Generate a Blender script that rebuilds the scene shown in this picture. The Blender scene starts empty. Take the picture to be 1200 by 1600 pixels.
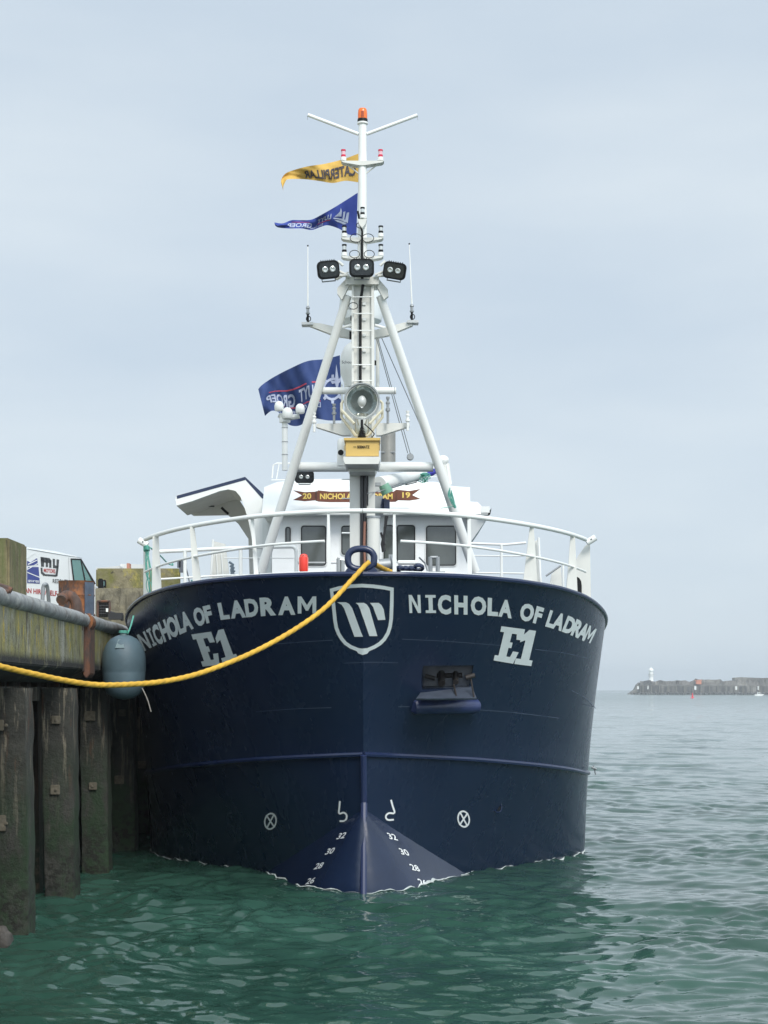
import bpy, bmesh, math, random
import numpy as np
from mathutils import Vector, Matrix, noise
from mathutils.bvhtree import BVHTree
random.seed(7)
R = math.radians
S = bpy.context.scene
COL = S.collection
F = 2600.0; CX = 600.0; HZ = 1078.0; EYE = 2.74       # focal length / horizon in photo pixels, eye height in m

# ------------------------------------------------------------------ camera, sky, sun, exposure
cam = bpy.data.cameras.new("camera"); camo = bpy.data.objects.new("camera", cam); COL.objects.link(camo)
camo.location = (0, 0, EYE); camo.rotation_euler = (R(90), 0, 0)
cam.sensor_fit = 'HORIZONTAL'; cam.sensor_width = 36; cam.lens = 36*F/1200; cam.shift_y = (HZ-800)/1200
cam.clip_start = 0.2; cam.clip_end = 20000
S.camera = camo
S.view_settings.view_transform = 'Standard'; S.view_settings.look = 'None'
S.view_settings.exposure = 0.22; S.view_settings.gamma = 1; S.view_settings.use_curve_mapping = False
SUN_EL, SUN_AZ = R(42), R(158)                         # azimuth clockwise from +Y: behind the camera, to the right
sd = bpy.data.lights.new("sun", 'SUN'); so = bpy.data.objects.new("sun", sd); COL.objects.link(so)
sd.energy = 2.2; sd.angle = R(24); sd.color = (1, .96, .9)
sundir = Vector((math.cos(SUN_EL)*math.sin(SUN_AZ), math.cos(SUN_EL)*math.cos(SUN_AZ), math.sin(SUN_EL)))
so.rotation_euler = sundir.to_track_quat('Z', 'Y').to_euler()
W = bpy.data.worlds.new("World"); S.world = W; W.use_nodes = True
nt = W.node_tree; nt.nodes.clear()
def N(t, kind, **kw):
    n = t.nodes.new(kind)
    for k, v in kw.items(): setattr(n, k, v)
    return n
out = N(nt, 'ShaderNodeOutputWorld'); bg = N(nt, 'ShaderNodeBackground'); bg.inputs[1].default_value = .1
sky = N(nt, 'ShaderNodeTexSky', sky_type='NISHITA', sun_disc=False); sky.sun_elevation = SUN_EL; sky.sun_rotation = SUN_AZ
tc = N(nt, 'ShaderNodeTexCoord')
mp = N(nt, 'ShaderNodeMapping'); mp.inputs['Scale'].default_value = (1.0, 1.0, 3.6)
nz = N(nt, 'ShaderNodeTexNoise'); nz.inputs['Scale'].default_value = 3.0; nz.inputs['Detail'].default_value = 4.0; nz.inputs['Roughness'].default_value = .5
mp.inputs['Location'].default_value = (3.3, 1.2, .35)
nt.links.new(tc.outputs['Generated'], mp.inputs[0]); nt.links.new(mp.outputs[0], nz.inputs[0])
rmp = N(nt, 'ShaderNodeValToRGB')
e = rmp.color_ramp.elements
e[0].position = .36; e[0].color = (.515, .602, .690, 1)
e[1].position = .66; e[1].color = (.605, .680, .742, 1)
nt.links.new(nz.outputs[0], rmp.inputs[0])
# brightening of the overcast towards the hidden sun and a paler band at the horizon
dot = N(nt, 'ShaderNodeVectorMath', operation='DOT_PRODUCT'); dot.inputs[1].default_value = sundir
nt.links.new(tc.outputs['Generated'], dot.inputs[0])
mr = N(nt, 'ShaderNodeMapRange'); mr.inputs[1].default_value = -.2; mr.inputs[2].default_value = 1; mr.inputs[3].default_value = 10.3; mr.inputs[4].default_value = 21
nt.links.new(dot.outputs['Value'], mr.inputs[0])
scl = N(nt, 'ShaderNodeVectorMath', operation='SCALE')
nt.links.new(rmp.outputs[0], scl.inputs[0]); nt.links.new(mr.outputs[0], scl.inputs['Scale'])
mx = N(nt, 'ShaderNodeMix', data_type='RGBA'); mx.inputs[0].default_value = .93
nt.links.new(sky.outputs[0], mx.inputs[6]); nt.links.new(scl.outputs[0], mx.inputs[7])
nt.links.new(mx.outputs[2], bg.inputs[0]); nt.links.new(bg.outputs[0], out.inputs[0])

# ------------------------------------------------------------------ helpers
def P(px, py, Y):
    return Vector(((px-CX)/F*Y, Y, EYE+(HZ-py)/F*Y))
def M(px, Y): return px/F*Y                            # a length in photo pixels at distance Y
class MB:
    def __init__(s): s.v = []; s.f = []
    def add(s, vs, fs):
        o = len(s.v); s.v += [Vector(v) for v in vs]; s.f += [tuple(i+o for i in f) for f in fs]; return s
    def prism(s, pts, vec, taper=None):
        n = len(pts); vec = Vector(vec); a = [Vector(p) for p in pts]
        b = [p+vec for p in a]
        nrm = Vector((0, 0, 0))
        for i in range(n): nrm += (a[i]).cross(a[(i+1) % n])
        if nrm.dot(vec) > 0: a.reverse(); b.reverse()
        return s.add(a+b, [tuple(range(n)), tuple(range(2*n-1, n-1, -1))]+[(i, i+n, (i+1) % n+n, (i+1) % n)[::1] for i in range(n)])
    def box(s, c, d, rz=0, rx=0):
        m = Matrix.Rotation(rz, 3, 'Z') @ Matrix.Rotation(rx, 3, 'X'); c = Vector(c)
        vs = [c+m@Vector((d[0]/2*i, d[1]/2*j, d[2]/2*k)) for i in (-1, 1) for j in (-1, 1) for k in (-1, 1)]
        return s.add(vs, [(0, 1, 3, 2), (4, 6, 7, 5), (0, 4, 5, 1), (2, 3, 7, 6), (0, 2, 6, 4), (1, 5, 7, 3)])
    def tube(s, pts, r, n=12, closed=False, cap=True):
        pts = [Vector(p) for p in pts]; m = len(pts)
        rs = r if isinstance(r, (list, tuple)) else [r]*m
        vs = []; u = None
        for i, p in enumerate(pts):
            a = pts[(i-1) % m] if (closed or i > 0) else p; b = pts[(i+1) % m] if (closed or i < m-1) else p
            t = (b-a).normalized()
            if u is None: u = t.orthogonal().normalized()
            else:
                u = (u-t*u.dot(t))
                u = u.normalized() if u.length > 1e-6 else t.orthogonal().normalized()
            w = t.cross(u)
            vs += [p+(u*math.cos(2*math.pi*k/n)+w*math.sin(2*math.pi*k/n))*rs[i] for k in range(n)]
        fs = []
        for i in range(m if closed else m-1):
            j = (i+1) % m
            fs += [(i*n+k, i*n+(k+1) % n, j*n+(k+1) % n, j*n+k) for k in range(n)]
        if cap and not closed: fs += [tuple(range(n-1, -1, -1)), tuple((m-1)*n+k for k in range(n))]
        return s.add(vs, fs)
    def lathe(s, c, prof, n=24, axis=(0, 0, 1), sx=1, caps=True):
        c = Vector(c); q = Vector(axis).normalized().to_track_quat('Z', 'Y').to_matrix()
        vs = []; m = len(prof)
        for r, z in prof:
            vs += [c+q@Vector((r*math.cos(2*math.pi*k/n)*sx, r*math.sin(2*math.pi*k/n), z)) for k in range(n)]
        fs = [(i*n+k, i*n+(k+1) % n, (i+1)*n+(k+1) % n, (i+1)*n+k) for i in range(m-1) for k in range(n)]
        if caps: fs += [tuple(range(n-1, -1, -1)), tuple((m-1)*n+k for k in range(n))]
        return s.add(vs, fs)
    def ball(s, c, r, n=20, sz=1):
        return s.lathe(c, [(max(1e-3, r*math.cos(R(a))), r*math.sin(R(a))*sz) for a in range(-90, 91, 15)], n)
    def grid(s, rows):
        n = len(rows[0]); o = []
        for r_ in rows: o += r_
        return s.add(o, [(i*n+k, i*n+k+1, (i+1)*n+k+1, (i+1)*n+k) for i in range(len(rows)-1) for k in range(n-1)])
def pp(pts, Y): return [P(x, y, Y) for x, y in pts]
def build(name, mb, mat, parent=None, origin=None, smooth=35, recalc=False, bevel=0):
    if origin is None: origin = OR[parent.name] if parent is not None else base(mb)
    me = bpy.data.meshes.new(name)
    me.from_pydata([tuple(v-origin) for v in mb.v], [], mb.f); me.update()
    if recalc or bevel:
        bm = bmesh.new(); bm.from_mesh(me)
        if bevel:
            bmesh.ops.remove_doubles(bm, verts=bm.verts, dist=1e-5)
        bmesh.ops.recalc_face_normals(bm, faces=bm.faces)
        if bevel:
            es = [ed for ed in bm.edges if len(ed.link_faces) == 2 and ed.calc_face_angle(0) > .5]
            bmesh.ops.bevel(bm, geom=es, offset=bevel, segments=2, affect='EDGES', clamp_overlap=True)
        bm.to_mesh(me); bm.free()
    if smooth:
        me.shade_smooth(); me.set_sharp_from_angle(angle=R(smooth))
    me.materials.append(mat)
    o = bpy.data.objects.new(name, me); COL.objects.link(o)
    if parent is not None:
        o.parent = parent; OR[o.name] = origin
    else:
        o.location = origin; OR[o.name] = Vector(origin)
    return o
OR = {}
def base(mb):
    a = np.array([tuple(v) for v in mb.v]); lo = a.min(0); hi = a.max(0)
    return Vector(((lo[0]+hi[0])/2, (lo[1]+hi[1])/2, lo[2]))
def root(name, loc):
    o = bpy.data.objects.new(name, None); COL.objects.link(o); o.location = loc; OR[o.name] = Vector(loc); o.empty_display_size = .2
    return o
def tag(o, label=None, cat=None, group=None, kind=None):
    if label: o['label'] = label
    if cat: o['category'] = cat
    if group: o['group'] = group
    if kind: o['kind'] = kind
    return o
def rrect(w, h, r, n=4):
    pts = []
    for cx, cy, a0 in ((w/2-r, h/2-r, 0), (-w/2+r, h/2-r, 90), (-w/2+r, -h/2+r, 180), (w/2-r, -h/2+r, 270)):
        pts += [(cx+r*math.cos(R(a0+90*i/n)), cy+r*math.sin(R(a0+90*i/n))) for i in range(n+1)]
    return pts
def catmull(pts, k=8):
    pts = [Vector(p) for p in pts]; o = []
    for i in range(len(pts)-1):
        a = pts[max(i-1, 0)]; b = pts[i]; c = pts[i+1]; d = pts[min(i+2, len(pts)-1)]
        for j in range(k):
            t = j/k
            o.append(.5*((2*b)+(c-a)*t+(2*a-5*b+4*c-d)*t*t+(3*b-a-3*c+d)*t**3))
    o.append(pts[-1]); return o
def resample(pts, n):
    L = [0]
    for a, b in zip(pts, pts[1:]): L.append(L[-1]+(b-a).length)
    o = []; j = 0
    for i in range(n):
        d = L[-1]*i/(n-1)
        while j < len(L)-2 and L[j+1] < d: j += 1
        t = (d-L[j])/max(L[j+1]-L[j], 1e-9); o.append(pts[j].lerp(pts[j+1], min(max(t, 0), 1)))
    return o

# ------------------------------------------------------------------ materials
def mat(name, col, rough=.5, metal=0, var=0, vscale=3, bump=0, bscale=20, spec=.5, dirt=None, emit=0, coat=0, stretch=(1, 1, 1), alpha=1):
    m = bpy.data.materials.new(name); m.use_nodes = True; t = m.node_tree; b = t.nodes['Principled BSDF']
    b.inputs['Base Color'].default_value = (*col, 1); b.inputs['Roughness'].default_value = rough; b.inputs['Metallic'].default_value = metal
    b.inputs['Specular IOR Level'].default_value = spec; b.inputs['Coat Weight'].default_value = coat
    g = N(t, 'ShaderNodeNewGeometry')
    mpn = N(t, 'ShaderNodeMapping'); mpn.inputs['Scale'].default_value = stretch; t.links.new(g.outputs['Position'], mpn.inputs[0])
    if var or dirt:
        n = N(t, 'ShaderNodeTexNoise'); n.inputs['Scale'].default_value = vscale; n.inputs['Detail'].default_value = 6; n.inputs['Roughness'].default_value = .65
        t.links.new(mpn.outputs[0], n.inputs[0])
        r = N(t, 'ShaderNodeValToRGB'); r.color_ramp.elements[0].position = .35; r.color_ramp.elements[1].position = .7
        lo = dirt if dirt else tuple(c*(1-var) for c in col)
        r.color_ramp.elements[0].color = (*lo, 1); r.color_ramp.elements[1].color = (*col, 1)
        t.links.new(n.outputs[0], r.inputs[0]); t.links.new(r.outputs[0], b.inputs['Base Color'])
    if bump:
        n2 = N(t, 'ShaderNodeTexNoise'); n2.inputs['Scale'].default_value = bscale; n2.inputs['Detail'].default_value = 5
        t.links.new(mpn.outputs[0], n2.inputs[0])
        bp = N(t, 'ShaderNodeBump'); bp.inputs['Strength'].default_value = 1; bp.inputs['Distance'].default_value = bump
        t.links.new(n2.outputs[0], bp.inputs['Height']); t.links.new(bp.outputs[0], b.inputs['Normal'])
    if emit:
        b.inputs['Emission Color'].default_value = (*col, 1); b.inputs['Emission Strength'].default_value = emit
    return m
def layered(name, base_, layers, rough=.85, bump=.01, bscale=12, zfade=None):
    """base colour plus stains and other tones: each layer = (colour, noise scale, stretch, lo, hi, zlo, zhi) ; z-range limits the stain's height"""
    m = bpy.data.materials.new(name); m.use_nodes = True; t = m.node_tree; b = t.nodes['Principled BSDF']
    b.inputs['Roughness'].default_value = rough
    g = N(t, 'ShaderNodeNewGeometry'); sp = N(t, 'ShaderNodeSeparateXYZ'); t.links.new(g.outputs['Position'], sp.inputs[0])
    n0 = N(t, 'ShaderNodeTexNoise'); n0.inputs['Scale'].default_value = 5; n0.inputs['Detail'].default_value = 8; n0.inputs['Roughness'].default_value = .7
    t.links.new(g.outputs['Position'], n0.inputs[0])
    r0 = N(t, 'ShaderNodeValToRGB'); r0.color_ramp.elements[0].position = .3; r0.color_ramp.elements[1].position = .72
    r0.color_ramp.elements[0].color = (*[c*.55 for c in base_], 1); r0.color_ramp.elements[1].color = (*[min(1, c*1.3) for c in base_], 1)
    t.links.new(n0.outputs[0], r0.inputs[0]); cur = r0.outputs[0]
    for i, (c, sc, st, lo, hi, zl, zh) in enumerate(layers):
        mpn = N(t, 'ShaderNodeMapping'); mpn.inputs['Scale'].default_value = st; mpn.inputs['Location'].default_value = (i*7.3, i*2.1, 0)
        t.links.new(g.outputs['Position'], mpn.inputs[0])
        n = N(t, 'ShaderNodeTexNoise'); n.inputs['Scale'].default_value = sc; n.inputs['Detail'].default_value = 7; n.inputs['Roughness'].default_value = .65
        t.links.new(mpn.outputs[0], n.inputs[0])
        f = N(t, 'ShaderNodeMapRange'); f.inputs[1].default_value = lo; f.inputs[2].default_value = hi; t.links.new(n.outputs[0], f.inputs[0])
        fz = N(t, 'ShaderNodeMapRange'); fz.inputs[1].default_value = zl; fz.inputs[2].default_value = zh
        t.links.new(sp.outputs[2], fz.inputs[0])
        mu = N(t, 'ShaderNodeMath', operation='MULTIPLY'); t.links.new(f.outputs[0], mu.inputs[0]); t.links.new(fz.outputs[0], mu.inputs[1])
        x = N(t, 'ShaderNodeMix', data_type='RGBA'); t.links.new(mu.outputs[0], x.inputs[0]); t.links.new(cur, x.inputs[6]); x.inputs[7].default_value = (*c, 1)
        cur = x.outputs[2]
    t.links.new(cur, b.inputs['Base Color'])
    n2 = N(t, 'ShaderNodeTexNoise'); n2.inputs['Scale'].default_value = bscale; n2.inputs['Detail'].default_value = 8; n2.inputs['Roughness'].default_value = .7
    t.links.new(g.outputs['Position'], n2.inputs[0])
    bp = N(t, 'ShaderNodeBump'); bp.inputs['Distance'].default_value = bump; t.links.new(n2.outputs[0], bp.inputs['Height']); t.links.new(bp.outputs[0], b.inputs['Normal'])
    return m
white = mat('white_paint', (.82, .83, .80), .38, var=.06, vscale=1.5, bump=.002, bscale=3)
cream = mat('off_white_paint', (.72, .72, .67), .45, var=.12, vscale=2.5, stretch=(1, 1, .3))
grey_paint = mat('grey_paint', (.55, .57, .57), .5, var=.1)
navy = mat('navy_hull_paint', (.0095, .020, .050), .26, var=.12, vscale=.8, bump=.02, bscale=.55, spec=.45, stretch=(1, 1, 1.6))
t = navy.node_tree; gg = N(t, 'ShaderNodeNewGeometry'); mm_ = N(t, 'ShaderNodeMapping'); mm_.inputs['Scale'].default_value = (1.6, 1.6, .45); t.links.new(gg.outputs['Position'], mm_.inputs[0])
nq = N(t, 'ShaderNodeTexNoise'); nq.inputs['Scale'].default_value = 1.3; nq.inputs['Detail'].default_value = 4; nq.inputs['Roughness'].default_value = .65; t.links.new(mm_.outputs[0], nq.inputs[0])
mq = N(t, 'ShaderNodeMapRange'); mq.inputs[1].default_value = .35; mq.inputs[2].default_value = .7; mq.inputs[3].default_value = .23; mq.inputs[4].default_value = .31
t.links.new(nq.outputs[0], mq.inputs[0]); t.links.new(mq.outputs[0], t.nodes['Principled BSDF'].inputs['Roughness'])
navy2 = mat('navy_gloss_paint', (.012, .022, .065), .25, spec=.5)
navy_seam = mat('weld_seam', (.085, .11, .17), .4)
silver = mat('silver_lettering', (.76, .81, .81), .45, var=.08, vscale=6)
white_mark = mat('white_marking', (.78, .80, .80), .5)
black = mat('black_plastic', (.008, .0085, .009), .5, spec=.2)
rubber = mat('black_rubber', (.018, .018, .02), .6)
glass = mat('window_glass', (.10, .11, .10), .06, spec=.8, var=.35, vscale=1.2)
lens = mat('lamp_lens', (.55, .57, .55), .15, metal=.5, spec=.8)
steel = mat('brushed_steel', (.42, .43, .42), .35, metal=.7)
galv = mat('galvanised_steel', (.36, .38, .39), .5, metal=.5, var=.2)
gold = mat('ochre_box_paint', (.62, .42, .12), .5, var=.1)
brass = mat('brass_bracket', (.42, .34, .18), .45, metal=.5)
orange = mat('orange_lens', (.85, .16, .01), .2, spec=.6)
red = mat('red_plastic', (.80, .05, .03), .4)
redlens = mat('red_lens', (.6, .02, .06), .2)
brown = mat('brown_board', (.20, .065, .035), .45, var=.25, vscale=8)
yellow_t = mat('yellow_lettering', (.85, .62, .15), .5)
yrope = mat('yellow_rope', (.76, .44, .045), .75, var=.3, vscale=9, bump=.004, bscale=120)
teal = mat('teal_twine', (.14, .48, .38), .7, var=.3, vscale=20)
fender_m = mat('fender_rubber', (.10, .155, .185), .55, var=.25, vscale=3)
flag_y = mat('yellow_flag_cloth', (.66, .41, .09), .8, bump=.004, bscale=30)
flag_b = mat('blue_flag_cloth', (.03, .055, .28), .8, bump=.004, bscale=30)
flag_n = mat('navy_flag_cloth', (.020, .045, .155), .8, bump=.006, bscale=14)
flag_w = mat('flag_white_print', (.38, .42, .54), .8)
flag_k = mat('flag_dark_print', (.07, .06, .07), .8)
flag_r = mat('flag_red_print', (.45, .06, .10), .8)
rust = layered('rusty_steel', (.16, .065, .03), [((.30, .11, .035), 6, (1, 1, 1), .45, .65, -99, -98), ((.05, .04, .04), 9, (1, 1, .5), .5, .62, -99, -98)], .8, .006, 30)
rust_brown = layered('dark_rusty_steel', (.085, .055, .045), [((.16, .07, .04), 7, (1, 1, .4), .48, .62, -99, -98)], .8, .006, 30)
conc = layered('quay_concrete', (.29, .285, .23), [((.17, .17, .07), 1.6, (1, 1, .35), .42, .60, -99, -98), ((.27, .24, .08), 1.6, (1.2, 1.2, .9), .46, .60, 2.9, 3.2), ((.42, .32, .05), 5, (1.4, 1.4, .5), .56, .64, 2.9, 3.1), ((.34, .34, .30), 4, (1.5, 1.5, .2), .58, .68, -99, -98), ((.07, .06, .045), 6, (2, 2, .5), .52, .66, -99, -98), ((.022, .022, .02), 3, (1, 1, 1), .25, .45, 3.17, 3.08)], .9, .02, 14)  # last layer: near-black tone towards the lower edge of the face
conc_moss = layered('mossy_concrete', (.24, .21, .13), [((.16, .155, .05), 2.2, (1, 1, .8), .45, .62, -99, -98), ((.34, .29, .09), 5, (1, 1, .7), .54, .66, -99, -98), ((.07, .06, .04), 9, (1, 1, 1), .60, .68, -99, -98)], .9, .03, 10)
conc_streak = layered('streaked_concrete', (.19, .16, .085), [((.12, .13, .05), 3, (2.5, 2.5, .18), .45, .60, -99, -98), ((.27, .22, .12), 4, (3, 3, .2), .55, .66, -99, -98), ((.05, .045, .03), 5, (4, 4, .2), .58, .68, -99, -98)], .9, .02, 14)
coping_m = layered('worn_coping', (.30, .31, .31), [((.17, .16, .15), 4, (1, 1, 1), .5, .64, -99, -98), ((.42, .42, .40), 9, (1, .4, 1), .55, .66, -99, -98)], .6, .004, 25)
pile_m = layered('weathered_pile', (.042, .042, .035), [((.24, .21, .155), 4, (4, 4, .3), .54, .63, .6, 2.6), ((.09, .045, .025), 4, (2, 2, .3), .55, .66, 1.0, 2.0), ((.020, .040, .018), 2.5, (1, 1, .5), .40, .52, 2.1, 1.1), ((.012, .013, .009), 9, (1, 1, 1), .48, .56, 1.1, .3)], .85, .03, 16)
back_m = layered('dark_sheet_piling', (.060, .052, .042), [((.11, .075, .05), 4, (3, 3, .2), .5, .66, -99, -98), ((.015, .025, .015), 3, (1, 1, 1), .4, .5, 1.6, .5)], .9, .03, 12)
rock_m = layered('breakwater_stone', (.15, .135, .12), [((.26, .24, .21), .05, (1, 1, 2), .5, .6, -99, -98), ((.06, .055, .05), .12, (1, 1, .3), .5, .6, -99, -98)], .9, .3, .3)
van_m = mat('van_white_paint', (.80, .83, .84), .3, spec=.6, var=.05)
van_b = mat('van_blue_print', (.06, .08, .27), .4)
van_k = mat('van_grey_print', (.07, .075, .08), .4)
van_r = mat('van_red_print', (.45, .06, .06), .4)
van_g = mat('van_window_glass', (.16, .30, .29), .08, spec=.9)

# ------------------------------------------------------------------ lettering
def glyph(ch, bold=.02, res=3):
    """2-D mesh of text: list of (x,y), faces, width"""
    if ch == 'I':                                     # serifed capital I, as on the hull
        w = .40; a, b, t = .12, .28, .11
        pts = [(0, 0), (w, 0), (w, t), (b, t), (b, .73-t), (w, .73-t), (w, .73), (0, .73), (0, .73-t), (a, .73-t), (a, t), (0, t)]
        return pts, [tuple(range(12))]
    if ch == 'M':
        w = .86; t = .175
        pts = [(0, 0), (t, 0), (t, .47), (w/2-.055, .12), (w/2+.055, .12), (w-t, .47), (w-t, 0), (w, 0), (w, .73), (w-.17, .73), (w/2, .36), (.17, .73), (0, .73)]
        return pts, [tuple(range(13))]
    if ch == 'N':
        w = .72; t = .175
        pts = [(0, 0), (t, 0), (t, .50), (w-.19, 0), (w, 0), (w, .73), (w-t, .73), (w-t, .25), (.19, .73), (0, .73)]
        return pts, [tuple(range(10))]
    return textmesh(ch, bold, res)
def textmesh(s, bold=.02, res=3):
    c = bpy.data.curves.new('t', 'FONT'); c.body = s; c.offset = bold; c.resolution_u = res; c.fill_mode = 'FRONT' if hasattr(c, 'fill_mode') else None
    o = bpy.data.objects.new('t', c); COL.objects.link(o)
    dg = bpy.context.evaluated_depsgraph_get(); dg.update(); ev = o.evaluated_get(dg); me = ev.to_mesh()
    pts = [(v.co.x, v.co.y) for v in me.vertices]; fs = [tuple(p.vertices) for p in me.polygons]
    ev.to_mesh_clear(); bpy.data.objects.remove(o); bpy.data.curves.remove(c)
    return pts, fs
def refine(pts, fs, L, it=3):
    bm = bmesh.new()
    vs = [bm.verts.new((p[0], p[1], 0)) for p in pts]
    for f in fs:
        try: bm.faces.new([vs[i] for i in f])
        except ValueError: pass
    bmesh.ops.remove_doubles(bm, verts=bm.verts, dist=1e-5)
    bmesh.ops.triangulate(bm, faces=bm.faces)
    for _ in range(it):
        es = [e_ for e_ in bm.edges if e_.calc_length() > L]
        if not es: break
        bmesh.ops.subdivide_edges(bm, edges=es, cuts=1); bmesh.ops.triangulate(bm, faces=bm.faces)
    bm.verts.index_update()
    o = [(v.co.x, v.co.y) for v in bm.verts]; f = [tuple(v.index for v in fc.verts) for fc in bm.faces]
    bm.free(); return o, f
def bounds(pts):
    xs = [p[0] for p in pts]; ys = [p[1] for p in pts]; return min(xs), max(xs), min(ys), max(ys)
def quadmap(mb, pts, fs, quad, fn, box=None, L=.2):
    """map glyph (its box -> unit square) into the quad BL,BR,TR,TL, then through fn"""
    x0, x1, y0, y1 = box or bounds(pts)
    pts = [((p[0]-x0)/(x1-x0), (p[1]-y0)/(y1-y0)) for p in pts]
    pts, fs = refine(pts, fs, L)
    BL, BR, TR, TL = [Vector(q) for q in quad]
    vs = []
    for u, v in pts:
        q = BL*(1-u)*(1-v)+BR*u*(1-v)+TR*u*v+TL*(1-u)*v
        vs.append(fn(q.x, q.y))
    mb.add(vs, fs)
def straight_text(mb, s, quad, fn, bold=.02, L=.3):
    pts, fs = textmesh(s, bold); quadmap(mb, pts, fs, quad, fn, L=L)

# ------------------------------------------------------------------ water
def wave_params():
    rnd = random.Random(11); w = []
    for i in range(130):
        lam = 0.18*(4.5/0.18)**(i/129.0)
        k = 2*math.pi/lam; th = rnd.gauss(1.25, .75)
        amp = .0056*lam*float(np.interp(lam, [.18, .3, .45, .8, 1.2, 2.2, 4.5], [1.1, 1.9, 1.7, 1.0, .60, .40, .35]))
        w.append((k*math.cos(th), k*math.sin(th), amp*rnd.uniform(.6, 1.3), rnd.uniform(0, 6.28), lam))
    return w
WV = wave_params()
def water_z(x, y, sp=None):
    x = np.asarray(x, float); y = np.asarray(y, float); z = np.zeros_like(x)
    mod = .75+.35*np.sin(.31*x+.23*y+1.3)*np.sin(.17*x-.37*y+.4)
    xx = x+.25*np.sin(.9*y+.4*x)+.12*np.sin(2.3*x-1.1*y); yy = y+.25*np.sin(.8*x-.3*y)+.12*np.sin(2.1*y+1.7*x)
    for kx, ky, a, ph, lam in WV:
        fade = 1.0 if sp is None else np.clip((lam/sp-2.5)/2.5, 0, 1)
        s_ = np.sin(kx*xx+ky*yy+ph)
        z += a*fade*(s_+.25*np.cos(2*(kx*xx+ky*yy+ph)))
    return z*mod
rr = [1.0]
while rr[-1] < 9000: rr.append(rr[-1]*(1.0024 if 11 < rr[-1] < 50 else (1.02 if rr[-1] < 8 else (1.006 if rr[-1] < 400 else 1.05))))
rr = np.array(rr)
ang = np.concatenate([np.linspace(-180, -22, 60, endpoint=False), np.linspace(-22, 22, 620, endpoint=False), np.linspace(22, 180, 61)[:-1]])
A_, R_ = np.meshgrid(np.radians(ang), rr)
Xg = R_*np.sin(A_); Yg = R_*np.cos(A_)
fine = (np.abs(A_) < np.radians(22.2))
spac = np.where(fine, np.maximum(R_*np.radians(44/620), R_*.0024*1.3), R_*.05)
tb_ = np.clip((np.degrees(np.abs(A_))-15.5)/6.5, 0, 1); spac = np.where(fine, spac*(1-tb_)+R_*.05*tb_, spac)
Zg = water_z(Xg.ravel(), Yg.ravel(), spac.ravel())
nr, na = A_.shape
co = np.stack([Xg.ravel(), Yg.ravel(), Zg], 1).astype(np.float32)
i_, j_ = np.meshgrid(np.arange(nr-1), np.arange(na), indexing='ij'); j2 = (j_+1) % na
quads = np.stack([i_*na+j_, i_*na+j2, (i_+1)*na+j2, (i_+1)*na+j_], -1).reshape(-1, 4)
quads = quads[:, ::-1]
me = bpy.data.meshes.new('water'); me.vertices.add(len(co)); me.vertices.foreach_set('co', co.ravel())
me.loops.add(quads.size); me.loops.foreach_set('vertex_index', quads.ravel().astype(np.int32))
me.polygons.add(len(quads)); me.polygons.foreach_set('loop_start', np.arange(0, quads.size, 4, dtype=np.int32))
me.polygons.foreach_set('use_smooth', np.ones(len(quads), bool)); me.update(calc_edges=True)
wm = bpy.data.materials.new('sea_water'); wm.use_nodes = True; t = wm.node_tree; b = t.nodes['Principled BSDF']
b.inputs['Roughness'].default_value = .025; b.inputs['IOR'].default_value = 1.34
g = N(t, 'ShaderNodeNewGeometry')
nn = N(t, 'ShaderNodeTexNoise'); nn.inputs['Scale'].default_value = .35; nn.inputs['Detail'].default_value = 3; t.links.new(g.outputs['Position'], nn.inputs[0])
rw = N(t, 'ShaderNodeValToRGB'); rw.color_ramp.elements[0].color = (.019, .056, .040, 1); rw.color_ramp.elements[1].color = (.032, .086, .064, 1)
rw.color_ramp.elements[0].position = .3; rw.color_ramp.elements[1].position = .7
t.links.new(nn.outputs[0], rw.inputs[0]); t.links.new(rw.outputs[0], b.inputs['Base Color'])
n1 = N(t, 'ShaderNodeTexNoise'); n1.inputs['Scale'].default_value = 7; n1.inputs['Detail'].default_value = 3; n1.inputs['Distortion'].default_value = .6
n3 = N(t, 'ShaderNodeTexNoise'); n3.inputs['Scale'].default_value = 1.3; n3.inputs['Detail'].default_value = 2.5; n3.inputs['Roughness'].default_value = .6
n3.inputs['Distortion'].default_value = .5
mw = N(t, 'ShaderNodeMapping'); mw.inputs['Scale'].default_value = (1, 1.7, 1); t.links.new(g.outputs['Position'], mw.inputs[0])
t.links.new(mw.outputs[0], n1.inputs[0]); t.links.new(mw.outputs[0], n3.inputs[0])
b1 = N(t, 'ShaderNodeBump'); b1.inputs['Distance'].default_value = .0012; t.links.new(n1.outputs[0], b1.inputs['Height'])
b3 = N(t, 'ShaderNodeBump'); b3.inputs['Distance'].default_value = .014; t.links.new(n3.outputs[0], b3.inputs['Height']); t.links.new(b3.outputs[0], b1.inputs['Normal'])
t.links.new(b1.outputs[0], b.inputs['Normal'])
ln_ = N(t, 'ShaderNodeVectorMath', operation='LENGTH'); t.links.new(g.outputs['Position'], ln_.inputs[0])
mr2 = N(t, 'ShaderNodeMapRange'); mr2.inputs[1].default_value = 35; mr2.inputs[2].default_value = 500; mr2.inputs[3].default_value = .008; mr2.inputs[4].default_value = .15
t.links.new(ln_.outputs['Value'], mr2.inputs[0]); t.links.new(mr2.outputs[0], b.inputs['Roughness'])
me.materials.append(wm)
wo = bpy.data.objects.new('water', me); COL.objects.link(wo); tag(wo, 'green choppy harbour water around the fishing boat', 'water', kind='structure')

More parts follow.
